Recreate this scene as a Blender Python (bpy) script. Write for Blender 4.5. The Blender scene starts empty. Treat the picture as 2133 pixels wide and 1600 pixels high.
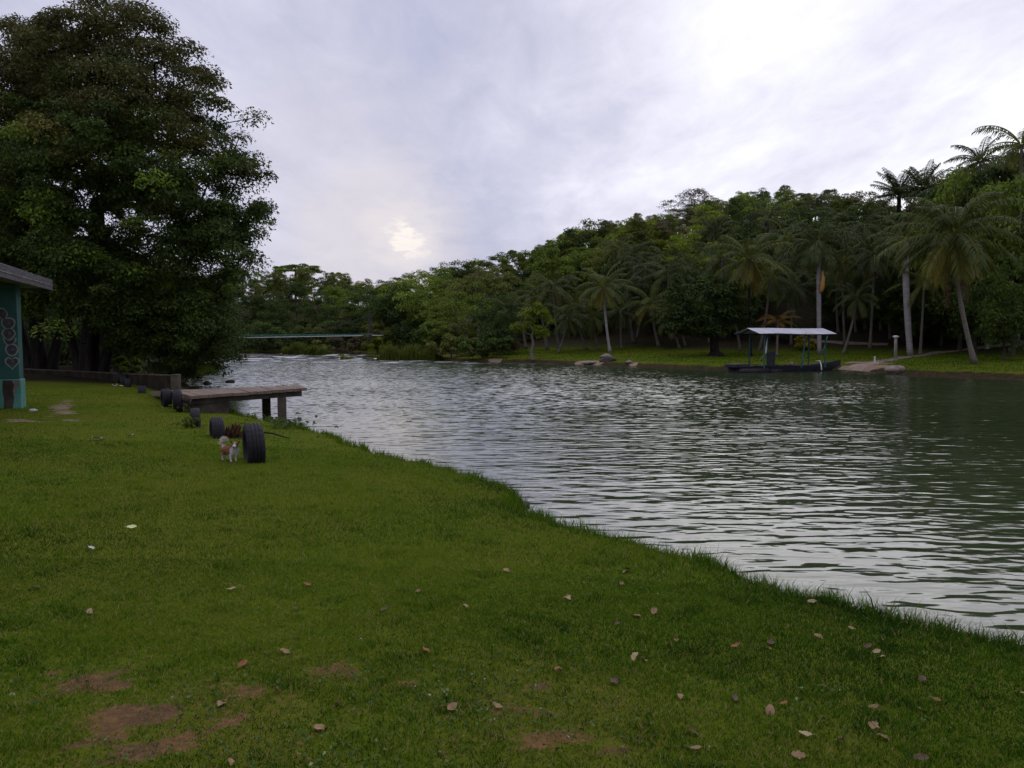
import bpy, bmesh, math, random
import numpy as np
from mathutils import Vector, Matrix

scn = bpy.context.scene
COL = scn.collection
PI = math.pi
R = math.radians
# ---------------------------------------------------------------- camera model (photograph pixels, 2133 x 1600)
PW, PH, F = 2133.0, 1600.0, 1640.0
EYE = 2.3
PITCH = math.atan(100.0 / F)
CP, SP = math.cos(PITCH), math.sin(PITCH)

def ray(px, py):
    u = (px - PW / 2) / F
    v = -(py - PH / 2) / F
    return np.array([u, CP + v * SP, -SP + v * CP])
def at(px, py, Y):
    d = ray(px, py)
    return np.array([0, 0, EYE]) + d * (Y / d[1])
def gp(px, py, z=0.1):
    d = ray(px, py)
    return np.array([0, 0, EYE]) + d * ((z - EYE) / d[2])
def project(p):
    x, y, z = p[0], p[1], p[2] - EYE
    f = y * CP - z * SP
    v = y * SP + z * CP
    return PW / 2 + F * x / f, PH / 2 - F * v / f

# ---------------------------------------------------------------- material helpers
def new_mat(name):
    m = bpy.data.materials.new(name)
    m.use_nodes = True
    nt = m.node_tree
    for n in list(nt.nodes):
        nt.nodes.remove(n)
    out = nt.nodes.new('ShaderNodeOutputMaterial')
    return m, nt, out
def N(nt, t, **kw):
    n = nt.nodes.new(t)
    for k, v in kw.items():
        setattr(n, k, v)
    return n
def ramp(nt, fac, stops, interp='LINEAR'):
    r = N(nt, 'ShaderNodeValToRGB')
    r.color_ramp.interpolation = interp
    els = r.color_ramp.elements
    while len(els) < len(stops):
        els.new(0.5)
    for e, (p, c) in zip(els, stops):
        e.position = p
        e.color = (c[0], c[1], c[2], 1) if not isinstance(c, (int, float)) else (c, c, c, 1)
    nt.links.new(fac, r.inputs[0])
    return r.outputs[0]
def noise(nt, scale, detail=4, rough=0.55, vec=None, dist=0.0):
    n = N(nt, 'ShaderNodeTexNoise')
    n.inputs['Scale'].default_value = scale
    n.inputs['Detail'].default_value = detail
    n.inputs['Roughness'].default_value = rough
    n.inputs['Distortion'].default_value = dist
    if vec is not None:
        nt.links.new(vec, n.inputs['Vector'])
    return n.outputs[0]
def mixc(nt, fac, a, b, blend='MIX'):
    m = N(nt, 'ShaderNodeMix', data_type='RGBA', blend_type=blend)
    for s, v in ((m.inputs[0], fac), (m.inputs[6], a), (m.inputs[7], b)):
        if hasattr(v, 'is_output') or isinstance(v, bpy.types.NodeSocket):
            nt.links.new(v, s)
        elif isinstance(v, (int, float)):
            s.default_value = v
        else:
            s.default_value = (v[0], v[1], v[2], 1)
    return m.outputs[2]
def mth(nt, op, a, b=None, c=None, clamp=False):
    m = N(nt, 'ShaderNodeMath', operation=op)
    m.use_clamp = clamp
    for i, v in enumerate((a, b, c)):
        if v is None:
            continue
        if isinstance(v, bpy.types.NodeSocket):
            nt.links.new(v, m.inputs[i])
        else:
            m.inputs[i].default_value = v
    return m.outputs[0]
def mrange(nt, v, a, b, c=0.0, d=1.0, smooth=True):
    m = N(nt, 'ShaderNodeMapRange', interpolation_type='SMOOTHSTEP' if smooth else 'LINEAR')
    nt.links.new(v, m.inputs[0])
    m.inputs[1].default_value, m.inputs[2].default_value = a, b
    m.inputs[3].default_value, m.inputs[4].default_value = c, d
    return m.outputs[0]
def coords(nt, which='Object'):
    return N(nt, 'ShaderNodeTexCoord').outputs[which]
def mapping(nt, vec, scale=(1, 1, 1), rot=(0, 0, 0), loc=(0, 0, 0)):
    m = N(nt, 'ShaderNodeMapping')
    nt.links.new(vec, m.inputs[0])
    m.inputs['Scale'].default_value = scale
    m.inputs['Rotation'].default_value = rot
    m.inputs['Location'].default_value = loc
    return m.outputs[0]

def surf_mat(name, stops, scale=3.0, rough=0.8, bump=0.0, bump_scale=20, stretch=(1, 1, 1), spec=0.3, metallic=0.0, detail=6):
    m, nt, out = new_mat(name)
    b = N(nt, 'ShaderNodeBsdfPrincipled')
    v = mapping(nt, coords(nt), stretch)
    f = noise(nt, scale, detail, 0.6, v)
    nt.links.new(ramp(nt, f, stops), b.inputs['Base Color'])
    b.inputs['Roughness'].default_value = rough
    b.inputs['Metallic'].default_value = metallic
    b.inputs['Specular IOR Level'].default_value = spec
    if bump:
        bp = N(nt, 'ShaderNodeBump')
        bp.inputs['Strength'].default_value = 1.0
        bp.inputs['Distance'].default_value = bump
        nt.links.new(noise(nt, bump_scale, 5, 0.6, v), bp.inputs['Height'])
        nt.links.new(bp.outputs[0], b.inputs['Normal'])
    nt.links.new(b.outputs[0], out.inputs[0])
    return m

def leaf_mat(name, stops, rough=0.6, trans=0.28, spec=0.12, objvar=0.25):
    """foliage: colour from the per-face 'tint' attribute, a little translucency, small variation per plant"""
    m, nt, out = new_mat(name)
    a = N(nt, 'ShaderNodeAttribute', attribute_name='tint')
    c = ramp(nt, a.outputs['Fac'], stops)
    oi = N(nt, 'ShaderNodeObjectInfo')
    val = mth(nt, 'MULTIPLY_ADD', oi.outputs['Random'], objvar * 2, 1 - objvar)
    h = N(nt, 'ShaderNodeHueSaturation')
    nt.links.new(c, h.inputs['Color'])
    nt.links.new(val, h.inputs['Value'])
    b = N(nt, 'ShaderNodeBsdfPrincipled')
    nt.links.new(h.outputs[0], b.inputs['Base Color'])
    b.inputs['Roughness'].default_value = rough
    b.inputs['Specular IOR Level'].default_value = spec
    t = N(nt, 'ShaderNodeBsdfTranslucent')
    nt.links.new(h.outputs[0], t.inputs[0])
    mx = N(nt, 'ShaderNodeMixShader')
    mx.inputs[0].default_value = trans
    nt.links.new(b.outputs[0], mx.inputs[1])
    nt.links.new(t.outputs[0], mx.inputs[2])
    nt.links.new(mx.outputs[0], out.inputs[0])
    return m

M = {}
M['bark'] = surf_mat('bark', [(0.3, (.022, .018, .013)), (0.7, (.075, .06, .045))], 4, .9, .03, 12, (1, 1, .25))
M['bark_pale'] = surf_mat('bark_pale', [(0.3, (.16, .14, .11)), (0.7, (.32, .29, .25))], 3, .9, .02, 10, (1, 1, .4))
M['bark_dark'] = surf_mat('bark_dark', [(0.3, (.014, .012, .010)), (0.7, (.034, .029, .024))], 4, .95, .05, 9, (1, 1, .25), spec=.05)  # bark darkened to carry the canopy shade on the great trunks
M['palm_trunk'] = surf_mat('palm_trunk', [(0.3, (.09, .075, .06)), (0.7, (.2, .17, .14))], 3, .9, .02, 6, (1, 1, 6))
M['royal_trunk'] = surf_mat('royal_trunk', [(0.3, (.2, .18, .17)), (0.7, (.34, .31, .30))], 2, .85, .01, 6, (1, 1, 3))
G = {}
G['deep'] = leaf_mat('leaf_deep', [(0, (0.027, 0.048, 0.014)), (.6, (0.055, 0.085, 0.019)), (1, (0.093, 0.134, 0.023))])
G['dark'] = leaf_mat('leaf_dark', [(0, (0.036, 0.063, 0.015)), (.6, (0.072, 0.107, 0.020)), (1, (0.114, 0.158, 0.025))])
G['green'] = leaf_mat('leaf_green', [(0, (0.075, 0.112, 0.018)), (.6, (0.138, 0.187, 0.024)), (1, (0.198, 0.247, 0.032))])
G['bright'] = leaf_mat('leaf_bright', [(0, (0.114, 0.161, 0.015)), (.6, (0.203, 0.262, 0.021)), (1, (0.276, 0.309, 0.032))])
G['olive'] = leaf_mat('leaf_olive', [(0, (0.093, 0.107, 0.023)), (.6, (0.162, 0.177, 0.037)), (1, (0.221, 0.234, 0.048))])
G['brown'] = leaf_mat('leaf_brown', [(0, (0.078, 0.065, 0.036)), (.6, (0.15, 0.12, 0.06)), (1, (0.208, 0.169, 0.078))])
G['yellow'] = leaf_mat('leaf_yellow', [(0, (.16, .14, .012)), (.6, (.3, .25, .015)), (1, (.45, .37, .025))])
G['big'] = leaf_mat('leaf_big', [(0, (0.034, 0.053, 0.016)), (.45, (0.062, 0.094, 0.021)), (.8, (0.108, 0.155, 0.025)), (1, (0.162, 0.240, 0.027))], objvar=.05)
G['bigtop'] = leaf_mat('leaf_bigtop', [(0, (0.049, 0.050, 0.019)), (.5, (0.090, 0.091, 0.024)), (.85, (0.139, 0.138, 0.031)), (1, (0.209, 0.177, 0.046))], objvar=.05)
G['palm'] = leaf_mat('leaf_palm', [(0, (0.035, 0.053, 0.015)), (.45, (0.077, 0.098, 0.025)), (.75, (0.175, 0.175, 0.027)), (.9, (0.3, 0.225, 0.044)), (1, (0.275, 0.163, 0.062))], .6, .3, .14, .12)
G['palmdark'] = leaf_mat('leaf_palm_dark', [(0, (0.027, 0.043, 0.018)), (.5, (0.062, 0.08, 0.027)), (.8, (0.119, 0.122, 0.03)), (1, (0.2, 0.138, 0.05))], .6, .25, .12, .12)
G['orange'] = leaf_mat('leaf_orange', [(0, (.07, .065, .018)), (.5, (.14, .09, .02)), (1, (.2, .1, .025))], .6, .3, .12, .1)
G['reed'] = leaf_mat('leaf_reed', [(0, (.05, .07, .012)), (.5, (.105, .135, .016)), (.85, (.16, .175, .025)), (1, (.19, .16, .06))])
G['dead'] = leaf_mat('leaf_dead', [(0, (.045, .022, .014)), (.6, (.085, .045, .025)), (1, (.15, .09, .05))])

# ---------------------------------------------------------------- mesh helpers
def mk(name, V, F_, mat=None, tint=None, parent=None, smooth=False, link=True):
    """V (n,3); F_ an (m,k) int array, or a list of such arrays with different k"""
    V = np.asarray(V, np.float32)
    Fs = F_ if isinstance(F_, list) else [F_]
    Fs = [np.asarray(f, np.int32) for f in Fs if len(f)]
    me = bpy.data.meshes.new(name)
    me.vertices.add(len(V))
    me.vertices.foreach_set('co', V.ravel())
    loops = np.concatenate([f.ravel() for f in Fs])
    tot = np.concatenate([np.full(len(f), f.shape[1], np.int32) for f in Fs])
    st = np.concatenate([[0], np.cumsum(tot)[:-1]]).astype(np.int32)
    me.loops.add(len(loops))
    me.loops.foreach_set('vertex_index', loops)
    me.polygons.add(len(tot))
    me.polygons.foreach_set('loop_start', st)
    me.polygons.foreach_set('use_smooth', np.full(len(tot), smooth, bool))
    if tint is not None:
        a = me.attributes.new('tint', 'FLOAT', 'FACE')
        a.data.foreach_set('value', np.asarray(tint, np.float32))
    me.update(calc_edges=True)
    me.validate()
    if mat is not None:
        me.materials.append(mat)
    o = bpy.data.objects.new(name, me)
    if link:
        COL.objects.link(o)
    if parent is not None:
        o.parent = parent
    return o

class MB:
    """collects simple shapes into one mesh"""
    def __init__(s):
        s.V, s.Q, s.T, s.n = [], [], [], 0
    def add(s, V, Q=None, T=None):
        V = np.asarray(V, float)
        if Q is not None and len(Q):
            s.Q.append(np.asarray(Q, int) + s.n)
        if T is not None and len(T):
            s.T.append(np.asarray(T, int) + s.n)
        s.V.append(V)
        s.n += len(V)
    def box(s, c, size, rz=0.0, bev=0.0):
        c = np.asarray(c, float)
        sx, sy, sz = (np.asarray(size, float)) / 2
        b = min(bev, sx * .45, sy * .45, sz * .45)
        pts, quads = [], []
        if b <= 0:
            loops = [(-sz, 0), (sz, 0)]
        else:
            loops = [(-sz, b), (-sz + b, 0), (sz - b, 0), (sz, b)]
        for z, i in loops:
            k = b if i == 0 else i * 1.0
            x, y = sx - i, sy - i
            if b > 0:
                cut = b * .7 if i == 0 else b * .4
                ring = [(x, -y + cut), (x, y - cut), (x - cut, y), (-x + cut, y), (-x, y - cut), (-x, -y + cut), (-x + cut, -y), (x - cut, -y)]
            else:
                ring = [(x, -y), (x, y), (-x, y), (-x, -y)]
            pts += [(px, py, z) for px, py in ring]
        k = len(pts) // len(loops)
        P = np.array(pts)
        ca, sa = math.cos(rz), math.sin(rz)
        P = np.stack([P[:, 0] * ca - P[:, 1] * sa, P[:, 0] * sa + P[:, 1] * ca, P[:, 2]], 1) + c
        for l in range(len(loops) - 1):
            for j in range(k):
                quads.append((l * k + j, l * k + (j + 1) % k, (l + 1) * k + (j + 1) % k, (l + 1) * k + j))
        tris = []
        top = (len(loops) - 1) * k
        for j in range(1, k - 1):
            tris.append((top, top + j, top + j + 1))
            tris.append((0, j + 1, j))
        s.add(P, quads, tris)
    def tube(s, pts, radii, sides=8, cap=True):
        pts = np.asarray(pts, float)
        n = len(pts)
        radii = np.broadcast_to(np.asarray(radii, float), (n,))
        V = []
        for i in range(n):
            t = pts[min(i + 1, n - 1)] - pts[max(i - 1, 0)]
            t /= (np.linalg.norm(t) + 1e-9)
            ref = np.array([0, 0, 1.]) if abs(t[2]) < .9 else np.array([1., 0, 0])
            a = np.cross(t, ref); a /= np.linalg.norm(a)
            b = np.cross(t, a)
            for j in range(sides):
                an = 2 * PI * j / sides
                V.append(pts[i] + radii[i] * (a * math.cos(an) + b * math.sin(an)))
        Q = [(i * sides + j, (i + 1) * sides + j, (i + 1) * sides + (j + 1) % sides, i * sides + (j + 1) % sides) for i in range(n - 1) for j in range(sides)]
        T = []
        if cap:
            for j in range(1, sides - 1):
                T.append((0, j, j + 1))
                e = (n - 1) * sides
                T.append((e, e + j + 1, e + j))
        s.add(V, Q, T)
    def build(s, name, mat, parent=None, smooth=False):
        fs = []
        if s.Q: fs.append(np.concatenate(s.Q))
        if s.T: fs.append(np.concatenate(s.T))
        return mk(name, np.concatenate(s.V), fs, mat, None, parent, smooth)

def tag(o, label=None, cat=None, group=None, kind=None):
    if label: o['label'] = label
    if cat: o['category'] = cat
    if group: o['group'] = group
    if kind: o['kind'] = kind
    return o
def empty(name, loc, label, cat, group=None, rz=0.0):
    o = bpy.data.objects.new(name, None)
    o.empty_display_size = .2
    COL.objects.link(o)
    o.location = loc
    o.rotation_euler = (0, 0, rz)
    return tag(o, label, cat, group)
def copy_tree(o):
    c = o.copy()
    COL.objects.link(c)
    for ch in o.children:
        d = ch.copy()
        COL.objects.link(d)
        d.parent = c
        for g in ch.children:
            e = g.copy()
            COL.objects.link(e)
            e.parent = d
    return c

# ---------------------------------------------------------------- the river and the height of the land
left_px = [(2133, 1345), (1950, 1302), (1800, 1268), (1650, 1226), (1550, 1194), (1450, 1160), (1370, 1136), (1300, 1117), (1180, 1090), (1124, 1074), (1088, 1064), (1080, 1052),
           (1094, 1036), (1060, 1010), (1000, 990), (930, 972), (870, 960), (800, 943), (740, 926), (700, 908), (640, 893), (580, 880), (530, 868), (480, 858), (445, 850), (425, 838),
           (405, 818), (390, 797), (378, 775), (380, 757), (390, 746), (402, 741)]
right_px = [(430, 737), (480, 736), (560, 735.5), (700, 735), (780, 738), (800, 741), (860, 747), (930, 750), (1000, 753), (1090, 754), (1180, 757), (1270, 760), (1360, 764), (1450, 768),
            (1530, 769), (1570, 766), (1640, 765), (1720, 766), (1768, 769), (1835, 775), (1880, 780), (1950, 783), (2040, 786), (2133, 790), (2400, 802), (3000, 832)]
Lp = [(60., -60.), (26., -9.), (9.5, 2.2), (5.6, 4.4)] + [tuple(gp(x, y, .13)[:2]) for x, y in left_px]
Rp = [tuple(gp(x, y, .05)[:2]) for x, y in right_px] + [(38., 6.), (60., -14.), (84., -60.)]
Lp, Rp = np.array(Lp), np.array(Rp)
POLY = np.concatenate([Lp, Rp])

def seg_dist(P, L):
    """distance of points P (n,2) to polyline L"""
    best = np.full(len(P), 1e9)
    for a, b in zip(L[:-1], L[1:]):
        ab = b - a
        t = np.clip(((P - a) @ ab) / (ab @ ab + 1e-12), 0, 1)
        d = np.hypot(P[:, 0] - a[0] - t * ab[0], P[:, 1] - a[1] - t * ab[1])
        best = np.minimum(best, d)
    return best
def inside(P):
    c = np.zeros(len(P), bool)
    a = POLY
    b = np.roll(POLY, -1, 0)
    x, y = P[:, 0], P[:, 1]
    for (x1, y1), (x2, y2) in zip(a, b):
        if y1 == y2: continue
        cond = ((y1 > y) != (y2 > y)) & (x < (x2 - x1) * (y - y1) / (y2 - y1) + x1)
        c ^= cond
    return c
def sstep(a, b, x):
    t = np.clip((x - a) / (b - a), 0, 1)
    return t * t * (3 - 2 * t)
def wob(x, y):
    return (np.sin(x * 1.7 + 1.3 * np.sin(y * .9)) * np.sin(y * 1.3 + 1.1 * np.sin(x * .7)) + .5 * np.sin(x * 3.9 + y * 2.1) * np.sin(y * 4.3 - x * 1.2))
def fields(P):
    dl, dr, ins = seg_dist(P, Lp), seg_dist(P, Rp), inside(P)
    # a bank eaten into small notches
    x, y = P[:, 0], P[:, 1]
    k = (dl < 1.0) & (dl < dr)
    sd = np.where(ins, -dl, dl) + np.where(k, (.075 * wob(x * 1.7, y * 1.7) + .05 * wob(x * 4.1 + 3, y * 3.7) + .025 * wob(x * 9, y * 8)) * sstep(1.0, .4, dl), 0)
    ins = np.where(k, sd < 0, ins)
    dl = np.where(k, np.abs(sd), dl)
    return dl, dr, ins
HILL = np.array([(-2000, 5), (300, 7), (480, 7.5), (620, 8.5), (760, 7), (830, 6), (900, 10), (1000, 11.5), (1100, 14), (1180, 17), (1240, 18), (1400, 17), (1540, 18.5), (1700, 16.5), (1820, 13), (2000, 13.5), (2133, 15), (2600, 15), (4000, 8)], float)
def height(P, F3=None):
    P = np.asarray(P, float).reshape(-1, 2)
    dl, dr, ins = F3 if F3 is not None else fields(P)
    x, y = P[:, 0], P[:, 1]
    w = wob(x, y)
    zl = .13 * (1 - np.exp(-dl / .12)) + .40 * (1 - np.exp(-dl / 3.2)) + .002 * np.clip(dl - 6, 0, 60) * sstep(18, 40, y) + .010 * w * sstep(.3, 2, dl)
    px = np.where(y > 4, PW / 2 + F * x / np.maximum(y, 4), np.where(x > 0, 3500, -500))
    hz = np.interp(px, HILL[:, 0], HILL[:, 1])
    far = sstep(900, 780, px)
    ap = np.where(far > .5, 3, 11)
    zr = .28 * (1 - np.exp(-dr / .35)) + .045 * np.minimum(dr, 14) + hz * sstep(ap, ap + 46, dr) + .03 * w + .25 * np.sin(x * .23) * np.sin(y * .19) * sstep(6, 20, dr)
    zi = np.maximum(-1.6, -.7 * np.minimum(dl, dr) - .02)
    # the left bank merges into the far forest slope
    z = np.where(dl < dr, zl, zr)
    blend = sstep(-6, 6, dl - dr)
    z = zl * (1 - blend) + zr * blend
    return np.where(ins, zi, z)
def h1(x, y):
    return float(height([(x, y)])[0])
_TS = np.concatenate([np.arange(2.5, 40, .05), np.arange(40, 130, .15), np.arange(130, 320, .6)])
def hit(px, py):
    """where the sight line through a photograph pixel meets land or water"""
    d = ray(px, py)
    P = np.array([0, 0, EYE]) + np.outer(_TS / d[1], d)
    hh = np.maximum(height(P[:, :2]), 0)
    k = np.nonzero(P[:, 2] <= hh)[0]
    i = k[0] if len(k) else len(P) - 1
    return np.array([P[i, 0], P[i, 1], hh[i]])

# bare-earth patches on the lawn: (px, py, radius px, radius py, strength)
DIRT = [(215, 1402, 90, 20, 1), (330, 1470, 95, 22, 1), (250, 1500, 70, 25, .9), (300, 1535, 110, 22, .9), (375, 1530, 30, 26, 1), (540, 1412, 55, 14, .75), (850, 1392, 36, 14, .8), (715, 1368, 60, 14, .75),
        (640, 1340, 60, 12, .45), (485, 1198, 22, 8, .7), (1145, 1393, 50, 15, .7), (1160, 1500, 90, 16, .75), (1290, 1508, 50, 14, .7), (1080, 1582, 100, 20, .75), (130, 1475, 50, 14, .6), (150, 1590, 60, 18, .5),
        (1100, 1440, 60, 10, .6), (770, 1400, 50, 12, .6), (260, 905, 40, 8, .35), (600, 1130, 50, 8, .3), (960, 1340, 60, 8, .4), (20, 1310, 60, 10, .4), (300, 1450, 380, 95, .42), (1000, 1450, 420, 100, .40), (620, 1560, 300, 50, .36), (1500, 1450, 260, 70, .26), (350, 1230, 330, 60, .25), (120, 960, 140, 30, .25), (180, 890, 70, 30, .3)]
SAND = [(131, 845, 22, 17, 1.0), (140, 828, 12, 8, .8), (120, 868, 10, 8, .6), (55, 872, 50, 5, .7), (255, 862, 14, 4, .3)]
def patch(P, items):
    m = np.zeros(len(P))
    for px, py, rx, ry, s in items:
        c = gp(px, py, .5)
        ex = gp(px + rx, py, .5)
        ey = (gp(px, py - ry, .5) - gp(px, py + ry, .5)) / 2
        a = abs(ex[0] - c[0])
        b = abs(ey[1])
        sk = ey[0] / max(ey[1], 1e-6)
        dx, dy = P[:, 0] - c[0], P[:, 1] - c[1]
        q = np.sqrt(((dx - sk * dy) / a) ** 2 + (dy / b) ** 2)
        q = q * .85 + .24 * wob(P[:, 0] * 2.3, P[:, 1] * 2.3) + .4 * wob(P[:, 0] * 5.1 + 2, P[:, 1] * 6.7) + .4 * wob(P[:, 0] * 11 + 1, P[:, 1] * 14)
        m = np.maximum(m, .92 * s * sstep(1.35, .3, q))
    return m
ramp_pts = [hit(1745, 769), hit(1800, 770), hit(1850, 772)]
def bank_sand(P):
    m = np.zeros(len(P))
    for px, py, r in [(1775, 768, 1.7), (1810, 764, 1.6), (1836, 758, 1.0), (1790, 756, 1.2), (1240, 757, .9), (1215, 757, .8), (1320, 758, .5), (1030, 751, .7)]:
        c = hit(px, py)
        q = np.hypot(P[:, 0] - c[0], P[:, 1] - c[1]) / r + .2 * wob(P[:, 0], P[:, 1])
        m = np.maximum(m, sstep(1.2, .6, q))
    return m

# ---------------------------------------------------------------- ground, water
def build_ground():
    A = np.arange
    ys = np.concatenate([[-60, -40, -25, -15, -8, -4, -1, 1], A(2, 14, .09), A(14, 32, .22), A(32, 75, .6), A(75, 135, 1.2), A(135, 260, 4), [280, 320, 400, 550, 800, 1300]])
    xs = np.concatenate([[-1300, -800, -500, -350, -250, -190], A(-150, -50, 4), A(-50, -20, 1), A(-20, -9, .3), A(-9, 7, .09), A(7, 14, .3), A(14, 44, .6), A(44, 110, 2.5), [125, 150, 200, 300, 500, 800, 1300]])
    X, Y = np.meshgrid(xs, ys)
    P = np.stack([X.ravel(), Y.ravel()], 1)
    F3 = fields(P)
    Z = height(P, F3)
    nx, ny = len(xs), len(ys)
    i = np.arange(nx * ny).reshape(ny, nx)
    Q = np.stack([i[:-1, :-1].ravel(), i[:-1, 1:].ravel(), i[1:, 1:].ravel(), i[1:, :-1].ravel()], 1)
    o = mk('ground', np.column_stack([P, Z]), Q, None, None, None, True)
    dl, dr, ins = F3
    dirt = np.maximum(patch(P, DIRT), 0)
    sand = np.maximum(patch(P, SAND), bank_sand(P))
    px = PW / 2 + F * P[:, 0] / np.maximum(P[:, 1], 3)
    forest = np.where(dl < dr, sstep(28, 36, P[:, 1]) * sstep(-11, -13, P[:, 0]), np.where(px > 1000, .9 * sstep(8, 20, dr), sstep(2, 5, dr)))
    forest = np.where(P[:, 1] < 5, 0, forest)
    mud = np.where(ins, 1.0, np.where(dl < dr, .9 * sstep(.16, .02, dl), sstep(1.3, .5, dr) * np.where(px > 1850, 1, .6)))
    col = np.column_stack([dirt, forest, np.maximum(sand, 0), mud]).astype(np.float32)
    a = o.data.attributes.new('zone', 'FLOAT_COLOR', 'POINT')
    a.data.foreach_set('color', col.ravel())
    m, nt, out = new_mat('ground')
    at_ = N(nt, 'ShaderNodeAttribute', attribute_name='zone')
    sep = N(nt, 'ShaderNodeSeparateColor')
    nt.links.new(at_.outputs['Color'], sep.inputs[0])
    v = coords(nt)
    n1 = noise(nt, .35, 4, .6, v)
    n2 = noise(nt, 3.0, 6, .65, v)
    n3 = noise(nt, 28, 4, .7, v)
    n4 = noise(nt, 90, 2, .6, v)
    g1 = ramp(nt, n2, [(.3, (.034, .06, .005)), (.5, (.066, .107, .007)), (.7, (.108, .125, .014))])
    g2 = ramp(nt, n3, [(.3, (.03, .045, .004)), (.55, (.085, .11, .006)), (.75, (.13, .11, .028))])
    grass = mixc(nt, .5, g1, g2)
    grass = mixc(nt, mrange(nt, n1, .42, .62), grass, mixc(nt, .5, grass, (.115, .105, .014)))
    soil = ramp(nt, n3, [(.25, (.072, .041, .018)), (.5, (.145, .083, .034)), (.8, (.23, .135, .058))])
    soil = mixc(nt, mrange(nt, n2, .4, .6), soil, mixc(nt, .5, soil, (.075, .048, .035)))
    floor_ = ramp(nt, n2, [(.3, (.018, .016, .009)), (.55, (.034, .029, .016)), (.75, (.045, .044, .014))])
    sandc = ramp(nt, n3, [(.25, (.15, .10, .07)), (.6, (.26, .19, .14)), (.8, (.33, .26, .2))])
    mudc = ramp(nt, n2, [(.3, (.022, .018, .009)), (.6, (.05, .034, .018)), (.8, (.075, .042, .022))])
    e1 = mth(nt, 'ADD', sep.outputs[0], mth(nt, 'MULTIPLY_ADD', n3, 1.5, -.75))
    c = mixc(nt, mrange(nt, e1, .42, .6), grass, soil)
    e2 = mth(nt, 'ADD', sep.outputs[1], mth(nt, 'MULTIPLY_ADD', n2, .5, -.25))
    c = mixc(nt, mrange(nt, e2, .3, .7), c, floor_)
    e4 = mth(nt, 'ADD', at_.outputs['Alpha'], mth(nt, 'MULTIPLY_ADD', n2, .7, -.35))
    c = mixc(nt, mrange(nt, e4, .4, .6), c, mudc)
    e3 = mth(nt, 'ADD', sep.outputs[2], mth(nt, 'MULTIPLY_ADD', n2, .5, -.25))
    c = mixc(nt, mrange(nt, e3, .4, .6), c, sandc)
    b = N(nt, 'ShaderNodeBsdfPrincipled')
    nt.links.new(c, b.inputs['Base Color'])
    b.inputs['Roughness'].default_value = .95
    b.inputs['Specular IOR Level'].default_value = .02
    bp = N(nt, 'ShaderNodeBump')
    bp.inputs['Distance'].default_value = .03
    nt.links.new(mixc(nt, .5, n3, n4), bp.inputs['Height'])
    nt.links.new(bp.outputs[0], b.inputs['Normal'])
    nt.links.new(b.outputs[0], out.inputs[0])
    o.data.materials.append(m)
    tag(o, kind='structure')
    return o
build_ground()

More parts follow.
